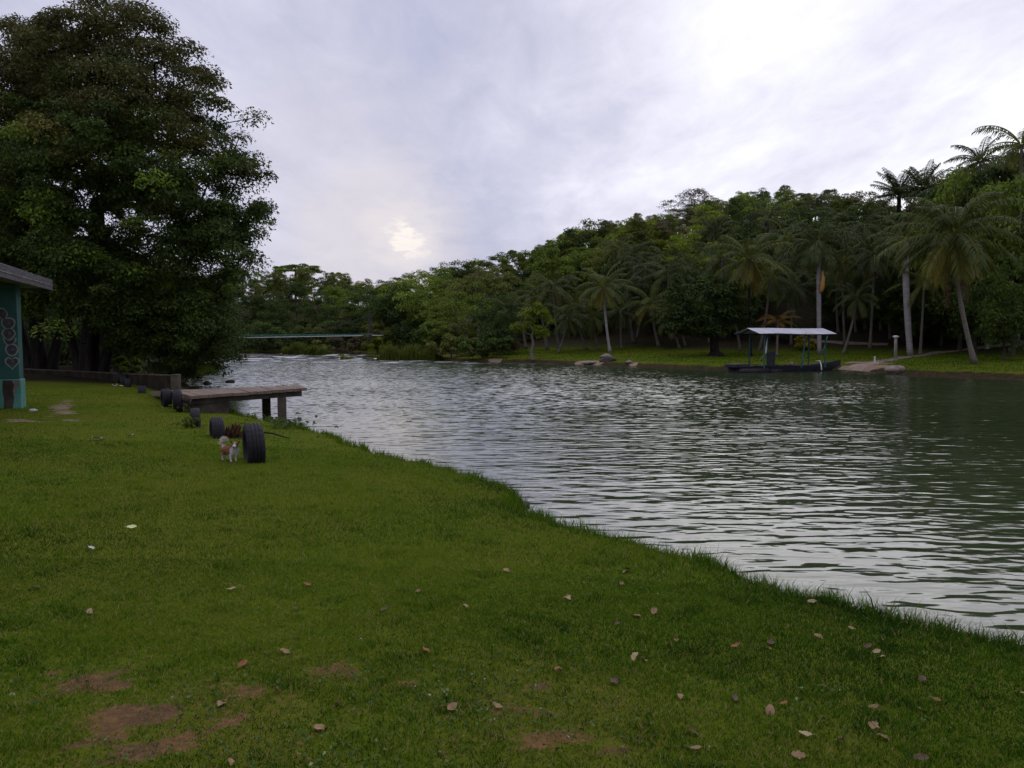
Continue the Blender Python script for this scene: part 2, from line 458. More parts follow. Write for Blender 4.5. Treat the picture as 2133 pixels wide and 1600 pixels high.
def build_water():
    A = np.arange
    ys = np.concatenate([[-60, -20, -5, 0], A(2, 40, 2), A(40, 140, 10)])
    xs = np.concatenate([[-60, -40], A(-30, 60, 3), [70, 90]])
    X, Y = np.meshgrid(xs, ys)
    nx, ny = len(xs), len(ys)
    i = np.arange(nx * ny).reshape(ny, nx)
    Q = np.stack([i[:-1, :-1].ravel(), i[:-1, 1:].ravel(), i[1:, 1:].ravel(), i[1:, :-1].ravel()], 1)
    o = mk('river_water', np.column_stack([X.ravel(), Y.ravel(), np.zeros(nx * ny)]), Q, None, None, None, True)
    m, nt, out = new_mat('river_water')
    v = coords(nt)
    # ripples: crests run across the view, three sizes
    warp = mapping(nt, v, (.3, .3, 1))
    d1 = mapping(nt, v, (1.9, 4.6, 1), (0, 0, R(-9)))
    d2 = mapping(nt, v, (4.2, 9.5, 1), (0, 0, R(10)))
    d3 = mapping(nt, v, (.6, 1.8, 1), (0, 0, R(-14)))
    a = noise(nt, 1.0, 1, .4, d1, .3)
    bq = noise(nt, 1.0, 1, .4, d2, .25)
    cq = noise(nt, 1.0, 1, .4, d3)
    amp = mrange(nt, noise(nt, .11, 3, .5, mapping(nt, v, (.6, 1.3, 1))), .35, .65, .55, 1.0)
    sx = N(nt, 'ShaderNodeSeparateXYZ')
    nt.links.new(v, sx.inputs[0])
    # calmer upstream along the near bank, breezier out in the middle
    lf = mrange(nt, mth(nt, 'SUBTRACT', sx.outputs[0], mth(nt, 'MULTIPLY', sx.outputs[1], .12)), -8, 5, 0, 1)
    calm = mrange(nt, sx.outputs[1], 22, 48, .40, 1.15)
    amp = mth(nt, 'MULTIPLY', amp, mth(nt, 'ADD', mth(nt, 'MULTIPLY', lf, mrange(nt, sx.outputs[1], 9, 20, .85, 1.35)), mth(nt, 'MULTIPLY', mth(nt, 'SUBTRACT', 1.0, lf), calm)))
    hgt = mth(nt, 'ADD', mth(nt, 'MULTIPLY', a, .031), mth(nt, 'ADD', mth(nt, 'MULTIPLY', bq, .006), mth(nt, 'MULTIPLY', cq, .034)))
    hgt = mth(nt, 'MULTIPLY', hgt, amp)
    bp = N(nt, 'ShaderNodeBump')
    bp.inputs['Strength'].default_value = 1.0
    bp.inputs['Distance'].default_value = 1.0
    nt.links.new(hgt, bp.inputs['Height'])
    # far off the same wavelets are finer than a pixel: take their slopes directly so they do not average away
    def slope(vec, k):
        n = N(nt, 'ShaderNodeTexNoise')
        n.inputs['Scale'].default_value = 1.0
        n.inputs['Detail'].default_value = 1.5
        n.inputs['Roughness'].default_value = .5
        nt.links.new(vec, n.inputs['Vector'])
        m_ = N(nt, 'ShaderNodeVectorMath', operation='SUBTRACT')
        nt.links.new(n.outputs['Color'], m_.inputs[0]); m_.inputs[1].default_value = (.5, .5, .5)
        w_ = N(nt, 'ShaderNodeVectorMath', operation='MULTIPLY')
        nt.links.new(m_.outputs[0], w_.inputs[0]); w_.inputs[1].default_value = (k * .55, k, 0)
        return w_.outputs[0]
    sl1 = slope(mapping(nt, v, (3.6, 7.5, 1), (0, 0, R(-8))), .50)
    sl2 = slope(mapping(nt, v, (1.3, 2.8, 1), (0, 0, R(-14)), (7, 3, 0)), .22)
    ad = N(nt, 'ShaderNodeVectorMath', operation='ADD')
    nt.links.new(sl1, ad.inputs[0]); nt.links.new(sl2, ad.inputs[1])
    scl = N(nt, 'ShaderNodeVectorMath', operation='SCALE')
    nt.links.new(ad.outputs[0], scl.inputs[0])
    nt.links.new(mrange(nt, noise(nt, .09, 3, .5, mapping(nt, v, (.6, 1.5, 1), (0, 0, 0), (3, 5, 0))), .35, .65, .7, 1.15), scl.inputs['Scale'])
    upv = N(nt, 'ShaderNodeVectorMath', operation='ADD')
    nt.links.new(scl.outputs[0], upv.inputs[0]); upv.inputs[1].default_value = (0, -.055, 1)   # normals tilted to the near bank so far water reflects paler sky
    nrmv = N(nt, 'ShaderNodeVectorMath', operation='NORMALIZE')
    nt.links.new(upv.outputs[0], nrmv.inputs[0])
    mxn = N(nt, 'ShaderNodeMix', data_type='VECTOR')
    nt.links.new(mrange(nt, sx.outputs[1], 12, 34), mxn.inputs[0])
    nt.links.new(bp.outputs[0], mxn.inputs[4]); nt.links.new(nrmv.outputs[0], mxn.inputs[5])
    nrm2 = N(nt, 'ShaderNodeVectorMath', operation='NORMALIZE')
    nt.links.new(mxn.outputs[1], nrm2.inputs[0])
    b = N(nt, 'ShaderNodeBsdfPrincipled')
    # turbid green water with white water where the river runs over its stones far upstream
    sep = N(nt, 'ShaderNodeSeparateXYZ')
    nt.links.new(v, sep.inputs[0])
    wy = mrange(nt, sep.outputs[1], 58, 80)
    f1 = noise(nt, 1.0, 5, .65, mapping(nt, v, (.35, .28, 1)))
    foam = mth(nt, 'MULTIPLY', wy, mrange(nt, f1, .49, .64))
    c = mixc(nt, foam, ramp(nt, noise(nt, .08, 3, .5, v), [(.35, (.026, .038, .017)), (.65, (.036, .048, .022))]), (.6, .585, .61))
    nt.links.new(c, b.inputs['Base Color'])
    nt.links.new(mth(nt, 'MULTIPLY_ADD', foam, .6, .06), b.inputs['Roughness'])
    b.inputs['IOR'].default_value = 1.6
    b.inputs['Specular IOR Level'].default_value = .5
    nt.links.new(nrm2.outputs[0], b.inputs['Normal'])
    nt.links.new(b.outputs[0], out.inputs[0])
    o.data.materials.append(m)
    tag(o, kind='structure')
build_water()

# ---------------------------------------------------------------- grass (uncountable: one object)
def build_grass():
    rng = np.random.default_rng(4)
    Vs, Ts, tints, base = [], [], [], 0
    def blades(P, hgt, wid, lean, seg2, tint):
        nonlocal base
        n = len(P)
        z = height(P)
        az = rng.uniform(0, 2 * PI, n)
        ax = np.stack([np.cos(az), np.sin(az), np.zeros(n)], 1)
        la = rng.uniform(0, 2 * PI, n)
        ld = np.stack([np.cos(la), np.sin(la), np.zeros(n)], 1) * (hgt * lean)[:, None]
        B = np.column_stack([P, z - .004])
        up = np.zeros((n, 3)); up[:, 2] = hgt
        if seg2:
            mid = B + up * .6 + ld * .35
            tip = B + up + ld * 1.15
            V = np.stack([B - ax * wid[:, None] * .5, B + ax * wid[:, None] * .5, mid + ax * wid[:, None] * .4, mid - ax * wid[:, None] * .4, tip], 1).reshape(-1, 3)
            k = np.arange(n) * 5 + base
            T = np.concatenate([np.stack([k, k + 1, k + 2], 1), np.stack([k, k + 2, k + 3], 1), np.stack([k + 3, k + 2, k + 4], 1)])
            tt = np.tile(tint, 3)
            base += 5 * n
        else:
            tip = B + up + ld
            V = np.stack([B - ax * wid[:, None] * .5, B + ax * wid[:, None] * .5, tip], 1).reshape(-1, 3)
            k = np.arange(n) * 3 + base
            T = np.stack([k, k + 1, k + 2], 1)
            tt = tint
            base += 3 * n
        Vs.append(V); Ts.append(T); tints.append(tt)
    def lawn(n, y0, y1, pw, h0, w0, seg2, spread=.78):
        u = rng.random(n)
        y = (y0 ** (1 + pw) + u * (y1 ** (1 + pw) - y0 ** (1 + pw))) ** (1 / (1 + pw))
        x = rng.uniform(-1, 1, n) * (spread * y + .4)
        P = np.stack([x, y], 1)
        dl, dr, ins = fields(P)
        keep = (~ins) & (dl < dr) & ~((y > 27) & (x < -11.5) & (y > 27 + (-11.5 - x) * .25))
        dd = patch(P, DIRT + SAND)
        keep &= rng.random(n) > dd * (.98 + .25 * np.sin(P[:, 0] * 23 + 3 * np.sin(P[:, 1] * 17)) * np.sin(P[:, 1] * 29))
        P, dl, dd = P[keep], dl[keep], dd[keep]
        n = len(P)
        pn = .5 + .5 * np.sin(P[:, 0] * 2.1 + 2 * np.sin(P[:, 1] * 1.3)) * np.sin(P[:, 1] * 1.7 + 1.5 * np.sin(P[:, 0] * 1.1))
        pm = .5 + .5 * np.sin(P[:, 0] * 9 + 3 * np.sin(P[:, 1] * 5.3)) * np.sin(P[:, 1] * 11 + 2 * np.sin(P[:, 0] * 7.1))
        hgt = h0 * rng.uniform(.6, 1.35, n) * (.65 + .4 * pn + .45 * pm) * (1 - .45 * dd)
        edge = np.exp(-dl / .22)
        hgt += edge * rng.uniform(0, 1, n) ** 2 * .2
        wid = w0 * rng.uniform(.7, 1.4, n)
        big = wob(P[:, 0] * .45 + 3, P[:, 1] * .5)
        tuft = np.clip(wob(P[:, 0] * 5.1 + 7, P[:, 1] * 6.7) * wob(P[:, 0] * 1.7, P[:, 1] * 2.1 + 5) * 2 - .2, 0, 1)
        hgt *= 1 + .6 * tuft
        px_ = PW / 2 + F * P[:, 0] / P[:, 1]
        green = .18 * sstep(900, 1900, px_) * sstep(12, 5, P[:, 1]) + .12 * sstep(8, 4, P[:, 1])
        tint = np.clip(.48 + .26 * rng.standard_normal(n) + .2 * (pn - .5) + .3 * (pm - .5) + .28 * big - .17 * tuft - green - .08 * edge + .1 * np.exp(-dl / 2.5) * sstep(8, 13, P[:, 1]), 0, 1)
        dry = rng.random(n) < .07 + .25 * dd
        tint[dry] = 1.0
        tint[~dry] = np.minimum(tint[~dry], .86)
        blades(P, hgt, wid, rng.uniform(.2, 1.2, n), seg2, tint)
    lawn(330000, 2.5, 6.5, .6, .022, .0038, True)
    lawn(300000, 6.5, 14, .2, .029, .007, False)
    lawn(190000, 14, 40, .2, .028, .013, False, .72)
    # broad-leaved clover and plantain in patches
    wl = []
    for wx, wy, wr, wn in ((940, 1395, .5, 420), (1000, 1432, .55, 460), (700, 1372, .35, 260), (560, 1540, .4, 320), (430, 1432, .3, 220), (1300, 1160, .5, 260), (1240, 1440, .4, 260), (1500, 1540, .35, 220), (960, 1000, .8, 260), (1180, 1330, .5, 240), (250, 1560, .25, 150), (760, 1560, .35, 240), (1750, 1420, .5, 240), (60, 1400, .4, 200)):
        c = gp(wx, wy, .52)
        wn = int(wn * .22)
        wl.append(np.column_stack([rng.normal(c[0], wr * .55, wn), rng.normal(c[1], wr * .45, wn)]))
    P = np.concatenate(wl)
    C = np.column_stack([P, height(P) + rng.uniform(.012, .035, len(P))])
    Vw, Qw, tw = leaf_cloud(C, .016, 3, .5, .017, rng, .1, .4, .2, .2, .8)
    tri = np.concatenate([Qw[:, [0, 1, 2]], Qw[:, [0, 2, 3]]])
    nclov = len(tri)
    # a rim of longer blades hanging over the water's edge
    for reps, y0, y1, hh in ((30000, 0, 14, .16), (12000, 14, 27, .17)):
        seglen = np.linalg.norm(np.diff(Lp, axis=0), axis=1)
        cum = np.concatenate([[0], np.cumsum(seglen)])
        s = rng.uniform(0, cum[-1], reps * 6)
        k = np.clip(np.searchsorted(cum, s) - 1, 0, len(seglen) - 1)
        t = (s - cum[k]) / seglen[k]
        P = Lp[k] + (Lp[k + 1] - Lp[k]) * t[:, None]
        P = P + rng.normal(0, .11, P.shape)
        clump = np.sin(s * 2.7) * np.sin(s * 1.13 + 1) + .5 * np.sin(s * 7.1)
        ok = (P[:, 1] > y0) & (P[:, 1] < y1) & (np.abs(P[:, 0]) < .85 * P[:, 1] + 1) & (clump > -.7 + rng.random(len(P)) * .8)
        P, cl = P[ok][:reps], clump[ok][:reps]
        n = len(P)
        blades(P, hh * rng.uniform(.3, 1.0, n) * (1 + .6 * np.clip(cl, 0, 1) * (rng.random(n) > .6)), (.007 if y1 < 20 else .016) * rng.uniform(.6, 1.3, n), rng.uniform(.1, .8, n), True, np.clip(.45 + .2 * rng.standard_normal(n), 0, .9))
    # far bank turf
    n = 110000
    P = np.stack([rng.uniform(-2, 45, n), rng.uniform(38, 90, n)], 1)
    dl, dr, ins = fields(P)
    keep = ~ins & (dr < 15) & (dr > .3) & (dr < dl) & (bank_sand(P) < .4)
    P = P[keep]; n = len(P)
    blades(P, (.09 * rng.uniform(.5, 1.3, n)), .028 * rng.uniform(.6, 1.3, n), rng.uniform(.3, 1, n), False, np.clip(.12 + .16 * rng.standard_normal(n), 0, .7))
    m = leaf_mat('grass_blades', [(0, (.019, .052, .006)), (.3, (.050, .115, .008)), (.52, (.080, .145, .008)), (.85, (.145, .19, .014)), (1, (.26, .2, .08))], .8, .3, .0, 0.0)
    Vs.append(Vw); Ts.append(tri + base); tints.append(np.tile(tw, 2))
    o = mk('grass', np.concatenate(Vs), np.concatenate(Ts), m, np.concatenate(tints))
    o.data.materials.append(leaf_mat('clover', [(0, (.03, .065, .006)), (.5, (.06, .105, .01)), (.9, (.1, .15, .03)), (1, (.26, .29, .16))], .5, .2, .2, 0.0))  # palest leaves paint in the white glints on clover
    mi = np.zeros(len(o.data.polygons), np.int32); mi[-nclov:] = 1
    o.data.polygons.foreach_set('material_index', mi)
    tag(o, 'short green lawn grass with longer blades along the water edge', 'grass', kind='stuff')
# ---------------------------------------------------------------- trees
def grow(trunk, targets, rng, step=1.0, updroop=.5):
    """a branch skeleton: trunk nodes, then every target joined to its nearest reachable node. Returns nodes, parents"""
    nodes = [np.array(p, float) for p in trunk]
    par = [-1] + list(range(len(trunk) - 1))
    top = nodes[-1]
    order = np.argsort(np.linalg.norm(targets - top, axis=1) + rng.uniform(0, .5, len(targets)))
    NN = np.array(nodes)
    lo = max(1, int(len(trunk) * .45))
    for ti in order:
        t = targets[ti]
        d = NN[lo:] - t
        dist = np.linalg.norm(d, axis=1)
        hor = np.hypot(d[:, 0], d[:, 1])
        cost = dist + updroop * np.maximum(0, d[:, 2] + .25 * hor)
        k = int(np.argmin(cost)) + lo
        a = NN[k]
        L = np.linalg.norm(t - a)
        m = max(1, int(L / step))
        prev = k
        new = []
        for q in range(1, m + 1):
            s = q / m
            p = a + (t - a) * s + np.array([0, 0, .12 * L * math.sin(PI * s)])
            if q < m:
                p = p + rng.normal(0, .06 * min(L, 3), 3)
            new.append(p)
            nodes.append(p)
            par.append(prev)
            prev = len(nodes) - 1
        NN = np.vstack([NN, new])
    return NN, np.array(par)
def skeleton_mesh(NN, par, rtip, rtrunk, expo=.5, sides=5, ntrunk=1, flare=1.5):
    n = len(NN)
    cnt = np.zeros(n)
    has = np.zeros(n, bool)
    for i in range(n - 1, 0, -1):
        if not has[i]: cnt[i] += 1
        cnt[par[i]] += cnt[i]
        has[par[i]] = True
    r = rtip * np.maximum(cnt, 1) ** expo
    r = r * min(1, rtrunk / r[0]) if r[0] > rtrunk else r
    r = np.maximum(r, rtip)
    rt = np.linspace(1, .38, ntrunk) if ntrunk > 6 else np.linspace(1, .75, ntrunk)
    for i in range(ntrunk):
        r[i] = max(r[i], rtrunk * rt[i])
    r[0] *= flare
    idx = np.arange(1, n)
    A, B = NN[par[idx]], NN[idx]
    ra = np.where(idx < ntrunk, r[par[idx]], np.minimum(r[par[idx]], r[idx] * 1.25))
    rb = r[idx]
    D = B - A
    D /= np.linalg.norm(D, axis=1)[:, None] + 1e-9
    ref = np.where(np.abs(D[:, 2:3]) < .9, np.array([[0, 0, 1.]]), np.array([[1., 0, 0]]))
    U = np.cross(D, ref); U /= np.linalg.norm(U, axis=1)[:, None] + 1e-9
    W_ = np.cross(D, U)
    V = []
    for j in range(sides):
        an = 2 * PI * j / sides
        o = U * math.cos(an) + W_ * math.sin(an)
        V.append(A + o * ra[:, None])
        V.append(B + o * rb[:, None])
    V = np.stack(V, 1).reshape(-1, 3)
    k = np.arange(n - 1)[:, None] * (2 * sides)
    Q = []
    for j in range(sides):
        j2 = (j + 1) % sides
        Q.append(np.concatenate([k + 2 * j, k + 2 * j + 1, k + 2 * j2 + 1, k + 2 * j2], 1))
    return V, np.concatenate(Q)
def leaf_cloud(C, rad, n_per, flat, size, rng, hang=.25, ctint=.5, cvar=.14, lvar=.16, wr=.5):
    n = len(C)
    tot = n * n_per
    ci = np.repeat(np.arange(n), n_per)
    d = rng.normal(size=(tot, 3))
    d /= np.linalg.norm(d, axis=1)[:, None]
    low = (d[:, 2] < 0) & (rng.random(tot) < .55)
    d[low, 2] *= -1
    rr = rng.random(tot) ** .42
    rc = np.broadcast_to(rad, (n,))[ci]
    off = d * (rr * rc)[:, None]
    off[:, 2] *= flat
    # drooping rim
    hr = np.hypot(off[:, 0], off[:, 1])
    off[:, 2] -= hang * hr * hr / rc
    P = C[ci] + off
    nrm = d * .5 + np.array([0, 0, .75]) + rng.normal(0, .45, (tot, 3))
    nrm /= np.linalg.norm(nrm, axis=1)[:, None]
    a = rng.normal(size=(tot, 3)) + d * .6
    a -= nrm * (a * nrm).sum(1)[:, None]
    a /= np.linalg.norm(a, axis=1)[:, None] + 1e-9
    b = np.cross(nrm, a)
    L = size * rng.uniform(.65, 1.4, tot)
    w = L * wr
    tipd = np.zeros((tot, 3)); tipd[:, 2] = -.22 * L
    V = np.stack([P - a * (L * .5)[:, None], P + b * (w * .5)[:, None] + nrm * (L * .06)[:, None], P + a * (L * .5)[:, None] + tipd, P - b * (w * .5)[:, None] + nrm * (L * .06)[:, None]], 1).reshape(-1, 3)
    Q = np.arange(tot * 4).reshape(-1, 4)
    ct = np.broadcast_to(ctint, (n,)) + rng.normal(0, cvar, n)
    t = np.clip(ct[ci] + rng.normal(0, lvar, tot), 0, 1)
    return V, Q, t

build_grass()

PROTO = {}
def proto_tree(name, seed, H, cr, cb, n_cl, n_leaf, leaf, clr, flat, bark, shape='round', size_tip=.02, rtrunk=.16):
    """crown and trunk meshes of one kind of hillside tree (base at origin)"""
    rng = np.random.default_rng(seed)
    C = []
    zc, hz = (H + cb) / 2, (H - cb) / 2
    while len(C) < n_cl:
        p = rng.uniform(-1, 1, 3)
        q = np.linalg.norm(p)
        if q > 1 or q < .35: continue
        if shape == 'umbrella':
            if p[2] < -.1: continue
            if q < .7: continue
        if shape == 'cone' and math.hypot(p[0], p[1]) > 1.05 - .5 * (p[2] + 1): continue
        lob = 1 + .22 * math.sin(3 * math.atan2(p[1], p[0]) + seed) * (1 - abs(p[2])) + .12 * math.sin(5 * p[2] + seed * 2)
        C.append((p[0] * cr * lob, p[1] * cr * lob, zc + p[2] * hz))
    C = np.array(C)
    rad = clr * rng.uniform(.7, 1.3, n_cl)
    bend = rng.normal(0, .25, 2)
    tz = np.linspace(0, cb + (H - cb) * (.35 if shape != 'umbrella' else .2), 5)
    trunk = [(bend[0] * (z / H) ** 1.5 * 2, bend[1] * (z / H) ** 1.5 * 2, z) for z in tz]
    NN, par = grow(trunk, C, rng, max(.8, H * .1))
    Vt, Qt = skeleton_mesh(NN, par, size_tip, rtrunk, .5, 5, 5)
    V, Q, t = leaf_cloud(C, rad, n_leaf, flat, leaf, rng)
    cr_o = mk('crown', V, Q, None, t, None, False, False)
    tr_o = mk('trunk', Vt, Qt, M[bark], None, None, True, False)
    cr_o.data.materials.append(G['dark'])
    PROTO[name] = (cr_o.data, tr_o.data)
    bpy.data.objects.remove(cr_o); bpy.data.objects.remove(tr_o)
proto_tree('round_a', 1, 9.5, 3.6, 1.6, 60, 135, .30, 1.05, .55, 'bark')
proto_tree('round_b', 2, 10.5, 3.3, 1.8, 60, 135, .32, 1.0, .5, 'bark')
proto_tree('wide_c', 3, 8.5, 4.4, 1.8, 66, 135, .30, 1.15, .42, 'bark')
proto_tree('tall_d', 4, 12, 3.0, 2.2, 62, 130, .32, 1.0, .6, 'bark_pale')
proto_tree('layer_e', 5, 9.5, 4.0, 2.4, 40, 150, .26, 1.2, .3, 'bark_pale')
proto_tree('bush_f', 6, 5.0, 3.0, .5, 45, 130, .26, .9, .55, 'bark')
proto_tree('sparse_g', 7, 11, 3.6, 4.0, 46, 48, .24, .85, .4, 'bark_pale', 'umbrella', .03, .16)
proto_tree('umbrella_h', 8, 12, 5.0, 7.6, 60, 120, .34, 1.0, .35, 'bark', 'umbrella', .05, .3)

def place_tree(kind, loc, s, rz, mat, name='hillside_tree', sz=1.0):
    cm, tm = PROTO[kind]
    r = bpy.data.objects.new(name, None)
    r.empty_display_size = .3
    COL.objects.link(r)
    r.location = loc
    r.rotation_euler = (0, 0, rz)
    r.scale = (s, s, s * sz)
    for nm, me in (('crown', cm), ('trunk', tm)):
        o = bpy.data.objects.new(nm, me)
        COL.objects.link(o)
        o.parent = r
        if nm == 'crown':
            o.material_slots[0].link = 'OBJECT'
            o.material_slots[0].material = G[mat]
    return r

# ---- palms
def palm_meshes(base, top, n_fr, L, seed, r0=.16, r1=.11, mat='palm', up=75, low=-55, yellow=.2, leaflet=1.0, royal=False, shaft=False, nl=26, droop=1.0):
    """trunk tube and crown of arching feather fronds, local to base"""
    rng = np.random.default_rng(seed)
    d = np.asarray(top, float) - np.asarray(base, float)
    ts = np.linspace(0, 1, 15)
    # leans first, then straightens towards the crown
    cx = np.column_stack([d[0] * (1.5 * ts - .5 * ts ** 2.2), d[1] * (1.5 * ts - .5 * ts ** 2.2), d[2] * ts])
    rad = r0 + (r1 - r0) * ts ** .6
    rad[0] *= 1.55; rad[1] *= 1.15
    if royal:
        rad = r0 * (1 + .12 * np.sin(PI * ts)); rad[0] *= 1.25; rad[-1] *= .7
    mb = MB()
    mb.tube(cx, rad, 9)
    V, Q, tints = [], [], []
    nv = 0
    def addq(quad, tint):
        nonlocal nv
        V.extend(quad)
        Q.append((nv, nv + 1, nv + 2, nv + 3))
        tints.append(tint)
        nv += 4
    apex = d + np.array([0, 0, .1])
    for k in range(n_fr):
        age = (k + .5) / n_fr
        az = k * 2.39996 + rng.normal(0, .25)
        e = R(up + (low - up) * age ** .85 + rng.normal(0, 7))
        Lk = L * rng.uniform(.85, 1.08) * (.75 + .4 * math.sin(PI * min(1, age + .15)))
        bend = R(rng.uniform(60, 95)) * droop * (1.0 - .45 * age)
        tw = rng.normal(0, .12)
        yel = 0.0
        if age > 1 - yellow: yel = rng.uniform(.2, .6) * ((age - (1 - yellow)) / yellow + .2)
        p = apex + np.array([math.cos(az), math.sin(az), 0]) * .12 - np.array([0, 0, .25 * age])
        S = 12
        pts, tang = [p.copy()], []
        for s in range(S):
            u = s / S
            el = e - bend * (u ** 1.35)
            a2 = az + tw * u
            t = np.array([math.cos(el) * math.cos(a2), math.cos(el) * math.sin(a2), math.sin(el)])
            tang.append(t)
            p = p + t * Lk / S
            pts.append(p.copy())
        tang.append(tang[-1])
        pts = np.array(pts)
        side0 = np.array([-math.sin(az), math.cos(az), 0])
        # rachis
        for s in range(S):
            w0, w1 = .055 * (1 - s / S) + .012, .055 * (1 - (s + 1) / S) + .012
            upv = np.cross(side0, tang[s])
            addq([pts[s] - side0 * w0, pts[s] + side0 * w0, pts[s + 1] + side0 * w1, pts[s + 1] - side0 * w1], min(1, .7 + yel * .4))
            addq([pts[s] - upv * w0, pts[s] + upv * w0, pts[s + 1] + upv * w1, pts[s + 1] - upv * w1], min(1, .66 + yel * .4))
        base_t = .25 + .22 * rng.random() + yel
        for j in range(nl):
            u = .1 + .9 * (j + rng.uniform(0, .6)) / nl
            if u > .995: u = .995
            f = u * S
            i0 = int(f)
            pp = pts[i0] + (pts[min(i0 + 1, S)] - pts[i0]) * (f - i0)
            t = tang[i0]
            nrm = np.cross(t, side0)
            if nrm[2] < 0: nrm = -nrm
            ll = leaflet * (L / 4.0) * (math.sin(PI * (.12 + .80 * u)) ** .7) * rng.uniform(.85, 1.1)
            for sd in (-1, 1):
                g = rng.uniform(.45, .95) * (1.15 if not royal else .8)
                dr = side0 * sd * .8 + t * .55 + nrm * (.18 if not royal else rng.uniform(-.2, .6))
                dr /= np.linalg.norm(dr)
                mid = pp + dr * ll * .45 + np.array([0, 0, -g * ll * .2])
                tip = pp + dr * ll * .8 + np.array([0, 0, -g * ll * .8])
                wv = t * (.045 * L / 4 + .012)
                addq([pp, mid - wv, tip, mid + wv], float(np.clip(base_t + rng.normal(0, .08), 0, 1)))
    return mb, np.array(V), np.array(Q), np.array(tints), d
def palm(name, label, base, top, n_fr=24, L=4.0, seed=1, group='coconut palms on the far bank', trunk='palm_trunk', mat='palm', dead=0, nuts=False, cat='palm tree', shaft=None, **kw):
    root = empty(name, base, label, cat, group)
    mb, V, Q, t, d = palm_meshes(base, top, n_fr, L, seed, mat=mat, **kw)
    mb.build('trunk', M[trunk], root, True)
    mk('crown', V, Q, G[mat], t, root)
    rng = np.random.default_rng(seed + 99)
    for k in range(dead):
        # dead fronds hanging straight down against the trunk
        az = rng.uniform(PI, 2 * PI)
        _, V2, Q2, t2, _ = palm_meshes((0, 0, 0), (0, 0, .05), 1, L * rng.uniform(.7, .95), seed + 200 + k, r0=.001, r1=.001, up=-68, low=-68, yellow=.0, nl=22, leaflet=.5, droop=.25)
        ca, sa = math.cos(az), math.sin(az)
        V2 = np.column_stack([V2[:, 0] * ca - V2[:, 1] * sa, V2[:, 0] * sa + V2[:, 1] * ca, V2[:, 2]])
        mk('dead_frond', V2 + d, Q2, G['dead'], np.clip(t2 + .3, 0, 1), root)
    if nuts:
        bm = bmesh.new()
        for k in range(7):
            an = k * .9
            bmesh.ops.create_icosphere(bm, subdivisions=2, radius=.13, matrix=Matrix.Translation((d[0] + .3 * math.cos(an), d[1] + .3 * math.sin(an), d[2] - .2 - .12 * (k % 3))))
        me = bpy.data.meshes.new('coconuts'); bm.to_mesh(me); bm.free()
        me.materials.append(M['nut'])
        o = bpy.data.objects.new('coconuts', me); COL.objects.link(o); o.parent = root
    if shaft:
        mb = MB()
        ax = np.array([0, 0, 1.])
        mb.tube([d - ax * shaft, d - ax * shaft * .8, d - ax * shaft * .3, d + ax * .25], [.13, .17, .15, .06], 9)
        mb.build('crownshaft', M['shaft'], root, True)
    return root
M['nut'] = surf_mat('nut', [(.3, (.12, .08, .02)), (.7, (.25, .15, .04))], 6, .6)
M['shaft'] = surf_mat('shaft', [(.3, (.05, .06, .03)), (.7, (.09, .1, .045))], 3, .5)
M['spathe'] = surf_mat('spathe', [(.3, (.42, .2, .05)), (.7, (.55, .3, .09))], 3, .6)

def top_of(px, py, Y):
    return at(px, py, Y)
LAND = []   # landmarks for labels: (px, py, name)
def std_palm(name, label, bpx, bpy_, tpx, tpy, lean_y=0.0, **kw):
    b = hit(bpx, bpy_)
    t = top_of(tpx, tpy, b[1] + lean_y)
    return palm(name, label, b, t, **kw), b, t

# named palms of the far bank, from upstream to downstream
std_palm('coconut_palm', 'coconut palm with slim pale trunk standing upright beside the bank boulder', 1271, 736, 1257, 596, L=2.87, n_fr=30, seed=11, yellow=.3, r0=.14, r1=.1, trunk='royal_trunk')
std_palm('coconut_palm', 'coconut palm with thin leaning trunk just upstream of the boulder palm', 1222, 728, 1198, 640, L=2.95, n_fr=22, seed=12, r0=.13, r1=.1, yellow=.2)
std_palm('coconut_palm', 'low coconut palm with wide hanging crown, next downstream of the boulder palm', 1372, 722, 1357, 632, L=3.03, n_fr=28, seed=13, yellow=.45, low=-40, nuts=True)
std_palm('coconut_palm', 'coconut palm rising behind the small bright green riverside tree', 1140, 728, 1126, 622, L=2.71, n_fr=22, seed=14, yellow=.25)
std_palm('coconut_palm', 'dark coconut palm farthest upstream, behind the brushwood', 1096, 726, 1084, 630, L=2.62, n_fr=20, seed=15, mat='palmdark', yellow=.1)
std_palm('coconut_palm', 'coconut palm with bright yellow drooping fronds behind the boat roof end', 1563, 742, 1561, 540, L=3.44, n_fr=30, seed=16, yellow=.4, trunk='bark_dark', nuts=True, r0=.13, r1=.1)
rp, rb, rt = std_palm('royal_palm', 'tall palm with smooth grey trunk and orange spathe behind the boat roof', 1707, 738, 1706, 500, L=3.53, n_fr=34, seed=17, mat='palmdark', trunk='royal_trunk', royal=True, r0=.17, r1=.155, low=-62, yellow=.15, shaft=2.6, cat='palm tree')
o = MB(); dloc = rt - rb
o.tube([dloc + np.array([.22, -.3, -2.6]), dloc + np.array([.28, -.36, -3.2]), dloc + np.array([.22, -.33, -4.0]), dloc + np.array([.16, -.3, -4.35])], [.05, .16, .2, .12], 8)
o.build('spathe', M['spathe'], rp, True)
std_palm('coconut_palm', 'coconut palm with slim trunk and wide blue-green fronds between the two grey-trunked palms', 1812, 728, 1822, 530, L=3.20, n_fr=28, seed=18, mat='palmdark', yellow=.15, r0=.13, r1=.1)
std_palm('royal_palm', 'palm with the thickest smooth pale trunk, standing beside the capped post', 1896, 742, 1886, 500, L=2.95, n_fr=18, seed=19, trunk='royal_trunk', royal=True, r0=.225, r1=.2, low=-60, yellow=.3, shaft=1.6)
